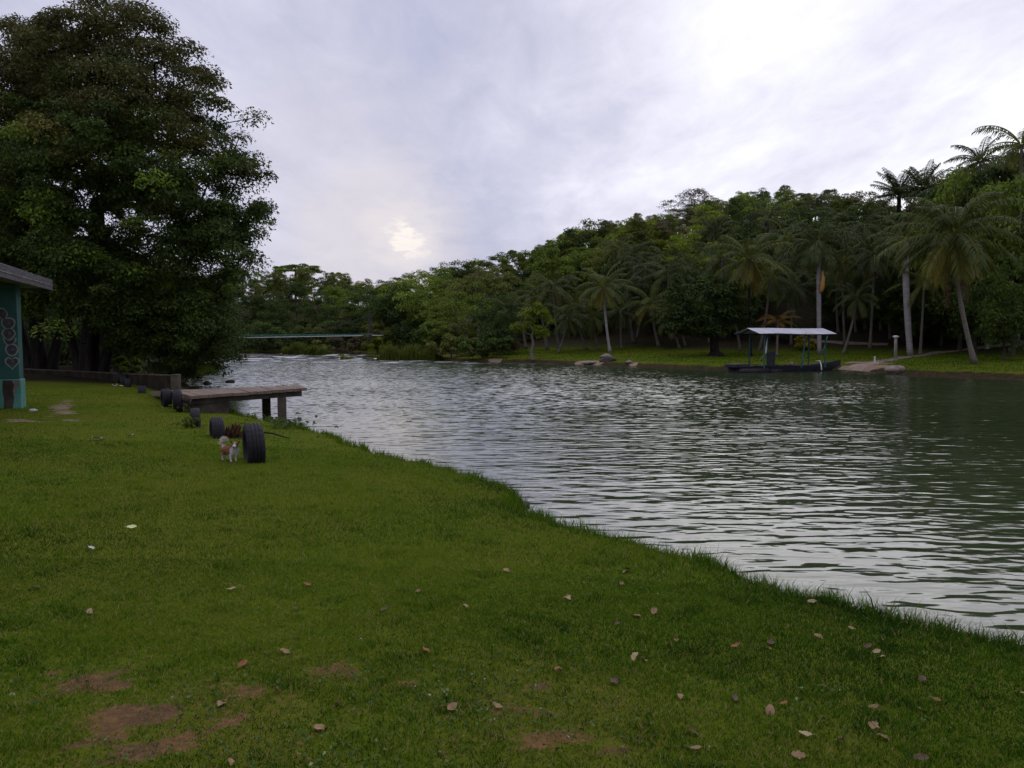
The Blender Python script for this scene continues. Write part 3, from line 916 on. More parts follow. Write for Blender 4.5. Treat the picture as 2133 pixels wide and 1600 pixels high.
std_palm('coconut_palm', 'largest coconut palm, leaning trunk and hanging dead fronds at the cut bank', 2030, 758, 1985, 488, L=4.26, n_fr=34, seed=20, yellow=.3, dead=6, nuts=True, r0=.165, r1=.12, nl=34)
std_palm('coconut_palm', 'short leaning palm trunk in front of the dense thicket beyond the path', 2068, 706, 2042, 560, L=2.62, n_fr=18, seed=21, mat='palmdark', yellow=.1, r0=.15, r1=.12)
bgp = [(1835, 690, 1826, 585, 3.0, 'small palm with a drooping crown and twin slim trunk inside the dark grove', 31),
       (1783, 694, 1776, 600, 2.9, 'slender shaded palm standing between the capped post and the grey orange-spathe palm', 32),
       (1746, 694, 1741, 585, 3.0, 'slender shaded palm just behind the grey orange-spathe palm', 33),
       (1428, 722, 1412, 640, 3.0, 'thin palm half hidden by the buttressed shade tree, on its upstream side', 34),
       (1478, 716, 1470, 610, 3.1, 'thin pale palm trunk rising directly behind the buttressed shade tree', 35),
       (1660, 700, 1648, 560, 3.4, 'dark palm leaning behind the yellow shrub', 36),
       (1880, 705, 1868, 600, 2.8, 'shaded palm sapling standing behind the thick pale trunk', 37),
       (1320, 716, 1306, 600, 3.2, 'palm with a ragged crown behind and between the boulder palm and the low palm', 38),
       (1400, 712, 1392, 570, 3.3, 'tall shaded palm behind the low wide-crowned palm', 39)]
for bx, by, tx, ty, L_, lb, sd in bgp:
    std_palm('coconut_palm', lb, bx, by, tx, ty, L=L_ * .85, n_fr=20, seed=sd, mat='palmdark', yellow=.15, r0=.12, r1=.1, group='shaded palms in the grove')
gp2 = [(1060, 645, 78, 2.7, 'palm half lost in the thicket, farthest upstream of the grove'), (1152, 596, 80, 2.8, 'palm peering over the palm behind the bright riverside tree'), (1182, 662, 76, 2.4, 'low palm between the bright riverside tree and the thin leaning trunk'),
       (1236, 660, 78, 2.5, 'low shaded palm under the fronds of the boulder palm'), (1292, 648, 77, 2.6, 'low palm filling the gap just downstream of the boulder palm'), (1345, 560, 82, 2.9, 'tall palm above the low wide-crowned palm, leaning upstream'),
       (1400, 660, 74, 2.4, 'low palm tucked against the shade tree crown'), (1440, 560, 80, 2.8, 'palm rising out of the top of the shade tree'), (1505, 540, 76, 2.9, 'palm between the shade tree top and the yellow-fronded palm'),
       (1528, 610, 70, 2.6, 'low palm just upstream of the yellow-fronded palm'), (1605, 575, 70, 2.7, 'palm just downstream of the yellow-fronded palm'), (1650, 600, 72, 2.6, 'palm above the yellow shrub'),
       (1755, 545, 70, 2.8, 'palm crowding the orange-spathe palm on its downstream side'), (1785, 620, 66, 2.3, 'low palm deep in shade above the short path'), (1850, 500, 70, 2.8, 'palm between the blue-green palm and the thick pale trunk'), (1925, 590, 62, 2.4, 'low palm between the thick pale trunk and the leaning coconut'),
       (1600, 455, 86, 3.0, 'hillside palm high above the boat roof'), (1750, 455, 84, 3.0, 'hillside palm between the skyline thin trees and the blue-green palm'), (1290, 520, 92, 2.8, 'hillside palm high above the boulder palm, on its downstream side')]
for i_, (tx, ty, Y, L_, lb) in enumerate(gp2):
    t = at(tx, ty, Y)
    x_ = t[0] + .9 * math.sin(i_ * 2.3)
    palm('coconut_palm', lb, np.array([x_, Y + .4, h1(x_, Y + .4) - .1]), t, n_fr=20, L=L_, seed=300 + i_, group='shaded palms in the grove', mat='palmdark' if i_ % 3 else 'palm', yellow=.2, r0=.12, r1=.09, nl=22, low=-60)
# palms whose crowns stand out of the hillside forest
hp = [(1698, 425, 92, 3.6, 'hillside palm crown standing out of the forest above the orange-spathe palm', 41, 'palmdark', 70, -40),
      (1552, 470, 84, 3.5, 'dark hillside palm crown above the yellow-fronded palm', 42, 'palmdark', 75, -50),
      (1487, 482, 88, 3.2, 'dark upright hillside palm crown above the buttressed shade tree', 43, 'palmdark', 80, -40),
      (1385, 545, 84, 3.2, 'grey-green hillside palm crown above the low wide-crowned palm', 44, 'palmdark', 75, -50),
      (1320, 530, 88, 3.1, 'hillside palm crown just above and behind the boulder palm', 45, 'palmdark', 75, -50),
      (1640, 500, 76, 3.6, 'hillside palm with broad fronds between the yellow-fronded and orange-spathe palms', 46, 'palm', 75, -50),
      (2042, 335, 66, 3.2, 'feathery palm head on the skyline above the largest coconut palm', 47, 'palmdark', 80, -30),
      (2128, 300, 60, 4.2, 'highest palm on the skyline with long arching fronds', 48, 'palm', 75, -45),
      (1975, 400, 72, 3.4, 'dark palm head rising directly behind the largest coconut palm', 49, 'palmdark', 80, -40),
      (1800, 470, 74, 3.2, 'dark palm crown deep in the grove above the capped post', 50, 'palmdark', 75, -50)]
for tx, ty, Y, L_, lb, sd, mt, up, low in hp:
    t = at(tx, ty, Y)
    b = np.array([t[0] + .6, Y + .5, h1(t[0] + .6, Y + .5) - .1])
    palm('hillside_palm', lb, b, t, n_fr=20, L=L_ * .86, seed=sd, group='palms standing out of the hillside forest', mat=mt, up=up, low=low, yellow=.12, r0=.14, r1=.1, nl=22)
# stiff fan-crowned palms on the ridge
for tx, ty, Y, lb, sd in ((1873, 402, 80, 'stiff fan-crowned palm on the skyline, the nearer to the ridge dip of a pair', 61), (1924, 392, 78, 'stiff fan-crowned palm on the skyline, its head leaning out from its twin', 62)):
    t = at(tx, ty, Y)
    b = np.array([t[0] + (.2 if sd == 61 else -.8), Y, h1(t[0], Y) - .1])
    palm('fan_palm', lb, b, t, n_fr=30, L=2.6, seed=sd, group='fan palms on the ridge', mat='palmdark', up=88, low=-15, yellow=.0, r0=.2, r1=.2, droop=.5, trunk='bark_dark', nl=30, leaflet=1.25)
# young orange-fronded palm and yellow shrub beside the boat
std_palm('young_palm', 'young palm with orange-yellow arching fronds behind the boat roof', 1618, 742, 1620, 668, L=1.6, n_fr=12, seed=71, mat='orange', group=None, r0=.1, r1=.08, yellow=.9, up=60, low=-10)

# ---- special broadleaf trees
def special_tree(name, label, base, C, rad, n_leaf, leaf, flat, mat, bark, trunk, rng, rtip=.02, rtrunk=.2, cat='tree', step=.8, sides=6, flare=1.5, group=None, ctint=.5, hang=.25, updroop=.5, cvar=.14, expo=.5):
    base = np.asarray(base, float)
    root = empty(name, base, label, cat, group)
    C = np.asarray(C, float) - base
    trunk = [np.asarray(p, float) - base for p in trunk]
    NN, par = grow(trunk, C, rng, step, updroop)
    V, Q = skeleton_mesh(NN, par, rtip, rtrunk, expo, sides, len(trunk), flare)
    mk('trunk', V, Q, M[bark], None, root, True)
    V, Q, t = leaf_cloud(C, rad, n_leaf, flat, leaf, rng, hang, ctint, cvar)
    mk('crown', V, Q, G[mat], t, root)
    return root
def ell(rng, n, c, r, shell=.35, lower=True):
    out = []
    while len(out) < n:
        p = rng.uniform(-1, 1, 3)
        q = np.linalg.norm(p)
        if q > 1 or q < shell: continue
        if not lower and p[2] < -.25: continue
        out.append(np.asarray(c) + p * np.asarray(r))
    return np.array(out)

# small bright tree on the waterline
rng = np.random.default_rng(21)
b = hit(1110, 750)
C = np.concatenate([ell(rng, 26, at(1112, 665, b[1]), (1.5, 1.3, 1.5)), ell(rng, 5, at(1075, 682, b[1]), (.6, .6, .3)), ell(rng, 5, at(1135, 690, b[1]), (.5, .6, .5))])
special_tree('riverside_tree', 'small bright green tree with bent pale trunk on the far waterline', b, C, .55 * rng.uniform(.7, 1.2, len(C)), 90, .2, .6, 'bright', 'palm_trunk',
             [b, at(1107, 735, b[1]), at(1111, 715, b[1]), at(1108, 700, b[1]), at(1112, 690, b[1])], rng, .018, .15)
# pale forked tree
b = hit(996, 735); b[2] -= .1
Y = b[1] + 3
b = np.array([at(996, 700, Y)[0], Y, h1(at(996, 700, Y)[0], Y) - .1])
C = np.concatenate([ell(rng, 22, at(960, 600, Y), (2.4, 2.0, 1.3)), ell(rng, 24, at(1035, 592, Y), (2.6, 2, 1.3)), ell(rng, 16, at(1000, 575, Y), (2.4, 2, 1.1))])
special_tree('forked_tree', 'tree with a pale forked trunk and airy crown above the brushwood', b, C, .8 * rng.uniform(.7, 1.2, len(C)), 60, .26, .35, 'olive', 'bark_pale',
             [b, at(997, 690, Y), at(999, 665, Y), at(1000, 650, Y)], rng, .028, .17, step=1.2)
# great shade tree with buttressed trunk
b = hit(1490, 741)
Y = b[1]
C = np.concatenate([ell(rng, 60, at(1452, 628, Y), (3.3, 3.0, 2.6)), ell(rng, 40, at(1520, 625, Y + 1), (2.2, 2.6, 2.2)), ell(rng, 26, at(1425, 672, Y - .5), (1.9, 1.8, .9)), ell(rng, 16, at(1480, 685, Y - .5), (1.8, 1.8, .5))])
st = special_tree('shade_tree', 'wide dark shade tree with a thick buttressed trunk near the boat', b, C, .8 * rng.uniform(.7, 1.3, len(C)), 120, .27, .5, 'deep', 'bark_dark',
                  [b, at(1489, 732, Y), at(1488, 722, Y), at(1487, 705, Y), at(1484, 680, Y), at(1480, 660, Y)], rng, .03, .42, flare=2.0)
# bushes
def bush(name, label, px, py, w, h, n, mat, seed, leaf=.22, nl=110, cat='bush', group=None, bark='bark', base=None, ct=.5, flat=.6):
    rng = np.random.default_rng(seed)
    b = hit(px, py) if base is None else np.asarray(base, float)
    C = ell(rng, n, b + np.array([0, 0, h * .5]), (w / 2, w * .4, h * .5), .2)
    rad = min(w, h) * .23 * rng.uniform(.7, 1.2, n)
    return special_tree(name, label, b, C, rad, nl, leaf, flat, mat, bark, [b - np.array([0, 0, .05]), b + np.array([0, 0, .15 * h]), b + np.array([.05, 0, .3 * h])], rng, .012, .05, cat, .5, 4, 1.3, group, ct)
bush('shrub', 'bright yellow flowering shrub beside the boat roof', 1676, 722, 2.0, 1.6, 16, 'yellow', 81, .2, 90, base=hit(1676, 728))
bw = 'brushwood thickets along the far shore'
for px, py, w, h, n, mat, sd, lb in [(1010, 746, 5.5, 2.2, 30, 'dark', 82, 'low dark brushwood at the water beside the flat grassy spit'),
                                     (940, 744, 4.6, 2.2, 26, 'olive', 83, 'olive brushwood between the reed clump and the forked tree'),
                                     (1040, 738, 4.2, 2.6, 26, 'brown', 84, 'brownish twiggy brushwood behind the grassy spit'),
                                     (905, 734, 5, 3.2, 28, 'dark', 85, 'dark overhanging thicket above the reed clump'),
                                     (860, 730, 6, 3.6, 30, 'deep', 86, 'very dark thicket where the footbridge meets the shore'),
                                     (965, 730, 5, 3.4, 28, 'brown', 87, 'brown dry thicket under the forked tree'),
                                     (735, 735, 7, 2.2, 26, 'brown', 88, 'brown dry brush on the far bank below the bridge pole'),
                                     (690, 735, 6, 2.0, 24, 'olive', 89, 'olive brush on the far bank behind the round river bush'),
                                     (790, 735, 4, 1.8, 20, 'bright', 90, 'bright green brush on the far bank at the bridge end'),
                                     (1975, 712, 3.4, 3.4, 30, 'dark', 91, 'leafy dark thicket behind the leaning coconut trunk'),
                                     (2100, 706, 4.5, 4.0, 34, 'dark', 92, 'leafy thicket at the top of the path, nearest the picture edge'),
                                     (1925, 706, 3, 2.4, 24, 'deep', 93, 'low very dark thicket between the thick pale trunk and leaning palm'),
                                     (500, 736, 8, 3.0, 30, 'deep', 94, 'dark bush hanging over the rapids below the footbridge end'),
                                     (570, 736, 9, 3.0, 30, 'deep', 95, 'dark bush behind the tall reed clump in the rapids')]:
    bush('thicket', lb, px, py, w, h, n, mat, sd, .26, 110, 'thicket', bw)

# reeds
def reeds(name, label, base, w, dpt, h, n, seed, group=None, mat='reed', cat='reeds'):
    rng = np.random.default_rng(seed)
    root = empty(name, base, label, cat, group)
    x = rng.uniform(-1, 1, n); y = rng.uniform(-1, 1, n)
    ok = x * x + y * y < 1
    x, y = x[ok] * w / 2, y[ok] * dpt / 2
    n = len(x)
    prof = np.sqrt(np.clip(1.02 - (2 * x / w) ** 4, 0, 1)) * (.8 + .25 * np.sin(x * 3 + seed))
    hh = h * prof * rng.uniform(.55, 1.1, n)
    la = rng.uniform(0, 2 * PI, n)
    ld = np.stack([np.cos(la), np.sin(la), np.zeros(n)], 1) * (hh * rng.uniform(.1, .55, n))[:, None]
    wa = rng.uniform(0, PI, n)
    wv = np.stack([np.cos(wa), np.sin(wa), np.zeros(n)], 1) * .035
    B = np.stack([x, y, np.full(n, -.1)], 1)
    up = np.zeros((n, 3)); up[:, 2] = hh
    mid = B + up * .6 + ld * .3
    tip = B + up * .97 + ld
    V = np.stack([B - wv, B + wv, mid + wv, mid - wv, tip], 1).reshape(-1, 3)
    k = np.arange(n) * 5
    Q = np.stack([k, k + 1, k + 2, k + 3], 1)
    T = np.stack([k + 3, k + 2, k + 4], 1)
    t = np.clip(.4 + .2 * rng.standard_normal(n), 0, 1)
    o = mk('blades', V, [Q, T], G[mat], np.concatenate([t, t]), root)
    return root
rg = 'reed clumps standing in the rapids'
Yb = gp(850, 751, 0)
reeds('reed_clump', 'broad green reed clump at the shore, nearest of the river reeds', np.array([Yb[0], Yb[1] + 1.2, 0]), 6.4, 3.0, 1.7, 5200, 1, rg)
Yb = gp(622, 739, 0)
reeds('reed_clump', 'tall yellow-green reed clump standing in the middle of the rapids', np.array([Yb[0], Yb[1] + 1, 0]), 4.6, 3.0, 1.75, 3600, 2, rg)
Yb = gp(676, 738, 0)
reeds('river_bush', 'low round green bush in the rapids next to the tall reeds', np.array([Yb[0], Yb[1] + .8, 0]), 2.2, 1.6, .95, 1600, 3, rg, 'green', 'bush')
for px, py, w, h, lb, sd in [(721, 748, 1.3, .65, 'small grey-green tuft on a stone in the white water', 4), (734, 747, .45, .45, 'tiny dark tuft close beside the grey-green river tuft', 5), (707, 741, 1.0, .4, 'small low tuft upstream of the grey-green river tuft', 6), (698, 737, .5, .35, 'tiny tuft at the foot of the round river bush', 7), (775, 745, 2.2, .5, 'low dark tuft at the upstream tip of the broad reed clump', 8), (530, 737, 1.1, .4, 'small tuft on a rock under the footbridge end', 9)]:
    p = gp(px, py, 0)
    reeds('river_tuft', lb, np.array([p[0], p[1] + .2, 0]), w, w * .8, h, int(420 * w), sd, 'tufts on stones in the rapids', 'olive', 'tuft')

# ---- the great trees on the near left bank
def poly_in(pts, poly):
    c = np.zeros(len(pts), bool)
    x, y = pts[:, 0], pts[:, 1]
    P = np.array(poly, float)
    for (x1, y1), (x2, y2) in zip(P, np.roll(P, -1, 0)):
        if y1 == y2: continue
        c ^= ((y1 > y) != (y2 > y)) & (x < (x2 - x1) * (y - y1) / (y2 - y1) + x1)
    return c
def outline_clumps(poly, n, Yc, depth, rng, holes=()):
    """clump centres through the volume of a crown whose outline, at its own distance Yc, spans the polygon"""
    P = np.array(poly, float)
    lo, hi = P.min(0), P.max(0)
    out = []
    while len(out) < n:
        q = lo + (hi - lo) * rng.random((400, 2))
        q = q[poly_in(q, poly)]
        for hx, hy, rx, ry, pr in holes:
            q = q[~((((q[:, 0] - hx) / rx) ** 2 + ((q[:, 1] - hy) / ry) ** 2 < 1) & (rng.random(len(q)) < pr))]
        e = seg_dist(q, np.vstack([P, P[:1]]))
        for (x, y), ed in zip(q, e):
            half = depth * math.sqrt(min(1, .12 + ed / 150.0))
            out.append(at(x, y, Yc + rng.uniform(-1, 1) * half))
            if len(out) >= n: break
    return np.array(out)
def lobed(poly, n_lobe, per, Yc, depth, rng, holes=()):
    L = outline_clumps(poly, n_lobe * 3, Yc, depth, rng, holes)
    P2 = np.array([project(p) for p in L])
    P = np.array(poly, float)
    e = seg_dist(P2, np.vstack([P, P[:1]]))
    L = L[e > 24][:n_lobe]
    out = []
    for c in L:
        k = int(per * rng.uniform(.6, 1.5))
        o = rng.normal(size=(k, 3)) * np.array([.8, .9, .55]) * rng.uniform(.7, 1.15)
        o[:, 2] -= .12 * (o[:, 0] ** 2 + o[:, 1] ** 2)
        out.append(c + o)
    # sprays that make the ragged outline
    E = outline_clumps(poly, n_lobe * 4, Yc, depth * .6, rng, holes)
    P2 = np.array([project(p) for p in E])
    e = seg_dist(P2, np.vstack([P, P[:1]]))
    out.append(E[e < 22][:int(n_lobe * 1.3)])
    return np.concatenate(out)
rng = np.random.default_rng(77)
polyA = [(60, 60), (120, 30), (135, 8), (165, -4), (205, -2), (215, 12), (250, 22), (285, 8), (298, 28), (315, 28), (330, 42), (352, 52), (340, 75), (344, 92), (330, 118), (350, 128), (362, 100), (395, 96), (428, 104), (420, 130), (440, 158), (450, 175), (462, 200), (474, 228), (456, 250),
         (470, 275), (492, 298), (520, 318), (538, 330), (515, 352), (508, 375), (490, 388), (520, 395), (545, 412), (566, 448), (548, 470), (520, 462), (500, 470), (486, 500), (500, 520), (524, 555), (510, 578), (495, 585), (470, 575), (452, 590), (470, 640), (480, 700), (470, 740), (380, 745), (330, 715), (250, 705), (150, 655), (60, 635), (0, 570), (0, 300), (20, 120)]
holesA = [(250, 190, 40, 18, .6), (365, 245, 22, 12, .75), (300, 90, 26, 14, .75), (270, 105, 20, 10, .6), (430, 330, 42, 20, .7), (330, 335, 28, 18, .65), (140, 355, 40, 22, .55), (215, 345, 22, 22, .55), (345, 400, 30, 14, .6), (470, 375, 30, 10, .65), (450, 540, 22, 18, .6), (130, 235, 30, 10, .45)]
CA = np.concatenate([lobed(polyA, 120, 8, 35.5, 5.5, rng, holesA), outline_clumps(polyA, 300, 35.5, 5.5, rng, holesA)])
CA = CA[CA[:, 2] > 1.8]
bA = hit(188, 783)
bA = np.array([at(188, 770, 37.8)[0], 37.8, 0]); bA[2] = h1(bA[0], bA[1]) - .1
zt = CA[:, 2]
topA = zt > 12.2
def big_tree(name, label, base, trunk, C, rng, mats, rtrunk, n_leaf, leaf, rad):
    root = empty(name, base, label, 'tree', 'great trees on the near bank')
    Cb = C - base
    NN, par = grow([np.asarray(p) - base for p in trunk], Cb, rng, 1.0, .55)
    V, Q = skeleton_mesh(NN, par, .018, rtrunk, .52, 7, len(trunk), 1.7)
    mk('trunk', V, Q, M['bark_dark'], None, root, True)
    if rtrunk > .4:
        for dx, dy, lx, ly, hh, rr in ((.75, -.1, 1.5, .3, 6.0, .24), (-.7, .2, -1.4, .3, 5.5, .22), (.2, -.45, .9, -.6, 5.0, .17)):
            mb = MB()
            mb.tube([(dx * .9, dy, -.1), (dx * .95, dy, .4), (dx + lx * .12, dy + ly * .1, 1.4), (dx + lx * .4, dy + ly * .4, 3.0), (dx + lx * .65, dy + ly * .7, 4.4), (dx + lx, dy + ly, hh)], [rr * 1.5, rr * 1.15, rr, rr * .9, rr * .75, rr * .5], 8)
            mb.build('stem', M['bark_dark'], root, True)
    k = Cb[:, 2]
    r = rad * rng.uniform(.65, 1.35, len(Cb))
    bright = rng.random(len(Cb)) < .2
    ct = np.where(bright & (C[:, 2] < 10.5), .85, .42)
    V, Q, t = leaf_cloud(Cb, r, n_leaf, .52, leaf, rng, .2, ct, .10, .13, .5)
    # brownish new growth through the upper crown: its own leaves, by whole clumps
    hi = (C[:, 2] + rng.normal(0, 1.6, len(C))) > 10.5
    f = np.repeat(hi, n_leaf)
    cr = mk('crown', V, Q, G[mats[0]], t, root)
    cr.data.materials.append(G[mats[1]])
    cr.data.polygons.foreach_set('material_index', f.astype(np.int32))
    return root
TA = [bA, bA + np.array([0, 0, .35]), bA + np.array([0, 0, .8]), bA + np.array([.05, 0, 1.6]), bA + np.array([.15, .1, 3.0]), bA + np.array([.3, 0, 4.6]), bA + np.array([.5, 0, 6.4]), bA + np.array([.5, .2, 8.5])]
big_tree('spreading_tree', 'huge spreading dark tree whose branches overhang the river by the jetty', bA, TA, CA, rng, ('big', 'bigtop'), .62, 220, .145, .76)
polyB = [(-260, 80), (-120, 60), (0, 70), (30, 30), (60, 25), (110, 60), (130, 120), (150, 300), (140, 480), (120, 610), (60, 650), (-60, 640), (-250, 560), (-330, 300)]
CB = np.concatenate([lobed(polyB, 60, 8, 38.5, 5.0, rng, [(70, 80, 30, 14, .6)]), outline_clumps(polyB, 150, 38.5, 5.0, rng, [(70, 80, 30, 14, .6)])])
bB = np.array([at(84, 768, 41.5)[0], 41.5, 0]); bB[2] = h1(bB[0], bB[1]) - .1
TB = [bB, bB + np.array([0, 0, .35]), bB + np.array([0, 0, .8]), bB + np.array([-.1, 0, 1.6]), bB + np.array([-.3, .1, 3.2]), bB + np.array([-.5, 0, 5.0]), bB + np.array([-.9, 0, 7.0])]
big_tree('spreading_tree', 'huge dark tree with a second trunk standing behind the pavilion column', bB, TB, CB, rng, ('big', 'bigtop'), .5, 235, .15, .88)
# third, over the water: lower drooping branches behind the wall end
rng = np.random.default_rng(79)
polyC = [(250, 640), (330, 610), (420, 600), (470, 620), (485, 660), (478, 700), (500, 742), (490, 760), (470, 745), (455, 765), (480, 772), (440, 785), (380, 790), (330, 772), (300, 740), (230, 740), (215, 690)]
CC = outline_clumps(polyC, 120, 37, 2.6, rng, [(290, 755, 40, 14, .8)])
bC = np.array([at(385, 780, 38)[0] - .6, 38.0, 0]); bC[2] = h1(bC[0], bC[1]) - .1
big_tree('waterside_tree', 'low leafy tree drooping to the water behind the wall end', bC, [bC, bC + np.array([.1, 0, .8]), bC + np.array([.3, 0, 1.6])], CC, rng, ('big', 'big'), .2, 260, .145, .6)
# undergrowth behind the wall under the great trees
ug = 'undergrowth below the great trees'
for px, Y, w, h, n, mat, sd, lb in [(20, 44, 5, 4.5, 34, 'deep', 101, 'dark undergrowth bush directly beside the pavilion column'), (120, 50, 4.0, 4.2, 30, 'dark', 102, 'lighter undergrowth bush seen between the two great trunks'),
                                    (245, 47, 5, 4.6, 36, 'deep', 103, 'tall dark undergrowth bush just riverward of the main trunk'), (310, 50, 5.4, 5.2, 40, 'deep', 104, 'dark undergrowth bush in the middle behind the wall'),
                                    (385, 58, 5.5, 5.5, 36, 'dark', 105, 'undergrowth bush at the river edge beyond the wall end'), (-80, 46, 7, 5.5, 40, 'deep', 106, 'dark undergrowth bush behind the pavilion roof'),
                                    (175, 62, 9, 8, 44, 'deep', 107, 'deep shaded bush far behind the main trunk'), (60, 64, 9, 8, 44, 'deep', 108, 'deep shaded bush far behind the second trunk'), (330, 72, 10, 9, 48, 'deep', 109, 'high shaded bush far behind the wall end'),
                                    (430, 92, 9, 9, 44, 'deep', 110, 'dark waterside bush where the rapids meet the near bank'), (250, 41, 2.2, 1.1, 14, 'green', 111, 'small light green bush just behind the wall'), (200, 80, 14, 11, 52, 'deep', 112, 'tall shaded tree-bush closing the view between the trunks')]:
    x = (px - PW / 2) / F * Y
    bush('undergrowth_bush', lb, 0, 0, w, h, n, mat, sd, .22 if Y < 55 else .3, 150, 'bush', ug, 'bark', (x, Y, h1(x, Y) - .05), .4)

# ---- hillside forest: every tree a thing
LM = [(615, 560, 'the lone umbrella tree'), (545, 700, 'the river end of the footbridge'), (770, 680, 'the bridge pole'), (850, 740, 'the broad reed clump'), (1000, 640, 'the pale forked tree'), (1110, 680, 'the bright riverside tree'),
      (1258, 590, 'the boulder palm'), (1355, 630, 'the low wide-crowned palm'), (1452, 640, 'the shade tree'), (1560, 535, 'the yellow-fronded palm'), (1705, 500, 'the orange-spathe palm'),
      (1822, 530, 'the blue-green palm'), (1886, 400, 'the twin fan palms'), (1985, 480, 'the largest coconut palm'), (2042, 335, 'the feathery skyline palm'), (2128, 290, 'the highest skyline palm')]
ADJ = {'deep': 'very dark green', 'dark': 'dark green', 'green': 'mid green', 'bright': 'bright yellow-green', 'olive': 'olive green', 'brown': 'brownish'}
SHP = {'round_a': 'round-crowned', 'round_b': 'upright', 'wide_c': 'wide-crowned', 'tall_d': 'tall narrow', 'layer_e': 'layered', 'bush_f': 'low bushy', 'sparse_g': 'thin open', 'umbrella_h': 'umbrella-shaped'}
FOREST = []
rng = np.random.default_rng(5)
def forest(x0, x1, y0, y1, sp, cond, kinds, mats, probs, smin, smax):
    for gx in np.arange(x0, x1, sp):
        for gy in np.arange(y0, y1, sp):
            x = gx + rng.uniform(-.42, .42) * sp
            y = gy + rng.uniform(-.42, .42) * sp
            dl, dr, ins = fields(np.array([(x, y)]))
            px = PW / 2 + F * x / y
            if ins[0] or not cond(px, y, dl[0], dr[0]): continue
            k = kinds[rng.integers(len(kinds))]
            mt = mats[rng.choice(len(mats), p=probs)]
            s = rng.uniform(smin, smax)
            FOREST.append((k, x, y, s, rng.uniform(0, 2 * PI), mt))
forest(-70, -10, 100, 190, 7.2, lambda px, y, dl, dr: 330 < px < 850 and dr < 78 and dr > 3 and dr < dl, ['round_a', 'round_b', 'wide_c', 'layer_e'], ['deep', 'dark', 'green', 'olive'], [.2, .32, .3, .18], .8, 1.15)
forest(-12, 75, 55, 150, 5.6, lambda px, y, dl, dr: 850 <= px < 1060 and 4 < dr < 60, ['round_a', 'round_b', 'wide_c', 'bush_f', 'layer_e'], ['dark', 'green', 'olive', 'bright', 'deep'], [.2, .32, .24, .14, .1], .6, .95)
forest(-12, 90, 50, 150, 5.6, lambda px, y, dl, dr: 1060 <= px < 2300 and 21 < dr < 64, ['round_a', 'round_b', 'wide_c', 'tall_d', 'layer_e'], ['dark', 'green', 'olive', 'bright', 'deep', 'brown'], [.14, .33, .22, .20, .06, .05], .65, .98)
forest(-60, -12, 100, 122, 4.2, lambda px, y, dl, dr: 400 < px < 850 and 1.2 < dr < 9 and dr < dl, ['bush_f'], ['deep', 'dark', 'olive'], [.5, .35, .15], .6, .9)
forest(0, 60, 50, 110, 5.0, lambda px, y, dl, dr: 1060 <= px < 2200 and 17 < dr < 24, ['bush_f', 'round_a'], ['deep', 'dark'], [.6, .4], .5, .8)
# shape the skyline: a crown may rise to the photograph's ridge line, no higher
SKY = np.array([(330, 600), (480, 594), (545, 599), (580, 604), (655, 604), (690, 597), (740, 588), (830, 580), (845, 566), (880, 552), (940, 540), (1000, 530), (1050, 520), (1100, 506), (1150, 494), (1180, 474), (1240, 456), (1265, 466), (1290, 458), (1340, 448), (1390, 440), (1420, 420), (1480, 412), (1540, 408), (1640, 398), (1720, 402), (1820, 408), (1850, 420), (1920, 410), (1960, 385), (2000, 368), (2060, 330), (2100, 315), (2140, 300), (2300, 260)], float)
HT = {'round_a': 9.9, 'round_b': 10.9, 'wide_c': 8.9, 'tall_d': 12.4, 'layer_e': 9.8, 'bush_f': 5.4, 'sparse_g': 11.2, 'umbrella_h': 12.3}
placed = []
for k, x, y, s, rz, mt in FOREST:
    z = h1(x, y) - .15
    px, py = project((x, y, z + HT[k] * s))
    lim = np.interp(px, SKY[:, 0], SKY[:, 1]) + rng.uniform(-2, 16)
    if py < lim:
        zt_ = at(px, lim, y)[2]
        s2 = (zt_ - z) / HT[k]
        s = max(s2, .45 if px > 850 else .6)
    placed.append([k, x, y, z, s, rz, mt])
tops = [project((x, y, z + HT[k] * s)) for k, x, y, z, s, rz, mt in placed]
for c in np.arange(470, 2140, 20):
    lim = np.interp(c, SKY[:, 0], SKY[:, 1])
    near = [i for i in range(len(placed)) if abs(tops[i][0] - c) < 16]
    if not near or min(tops[i][1] for i in near) < lim + 7: continue
    i = min(near, key=lambda q: tops[q][1])
    k, x, y, z, s, rz, mt = placed[i]
    s2 = min((at(c, lim + 3, y)[2] - z) / HT[k], 1.7)
    placed[i][4] = s2
    tops[i] = project((x, y, z + HT[k] * s2))
# trees one can name
def named_at(kind, px, pytop, Y, mt, label, name='hillside_tree', w=None):
    t = at(px, pytop, Y)
    z = h1(t[0], Y) - .15
    s = max(.35, (t[2] - z) / HT[kind])
    r = place_tree(kind, (t[0], Y, z), s, rng.uniform(0, 6), mt, name)
    if w: r.scale = (w, w, s)
    return tag(r, label, 'tree', 'single trees on the skyline')
named_at('umbrella_h', 615, 548, 178, 'green', 'lone umbrella-shaped tree rising above the far forest skyline', w=1.15)
named_at('sparse_g', 763, 578, 150, 'olive', 'small thin open tree on the skyline above the bridge pole', w=.35)
named_at('sparse_g', 1442, 390, 108, 'brown', 'thin open tree on the skyline above the buttressed shade tree', w=1.0)
named_at('sparse_g', 1785, 398, 96, 'brown', 'brown thin-leaved tree on the skyline above the blue-green palm', w=1.2)
named_at('sparse_g', 1725, 402, 98, 'olive', 'olive thin-leaved tree on the skyline above the orange-spathe palm', w=1.0)
named_at('round_b', 1545, 402, 104, 'bright', 'bright green rounded tree on the skyline above the yellow-fronded palm')
named_at('round_a', 1640, 395, 102, 'bright', 'bright green tree on the skyline between the yellow-fronded and orange-spathe palms')
named_at('wide_c', 1330, 450, 100, 'bright', 'bright yellow-green tree just under the skyline above the low palm')
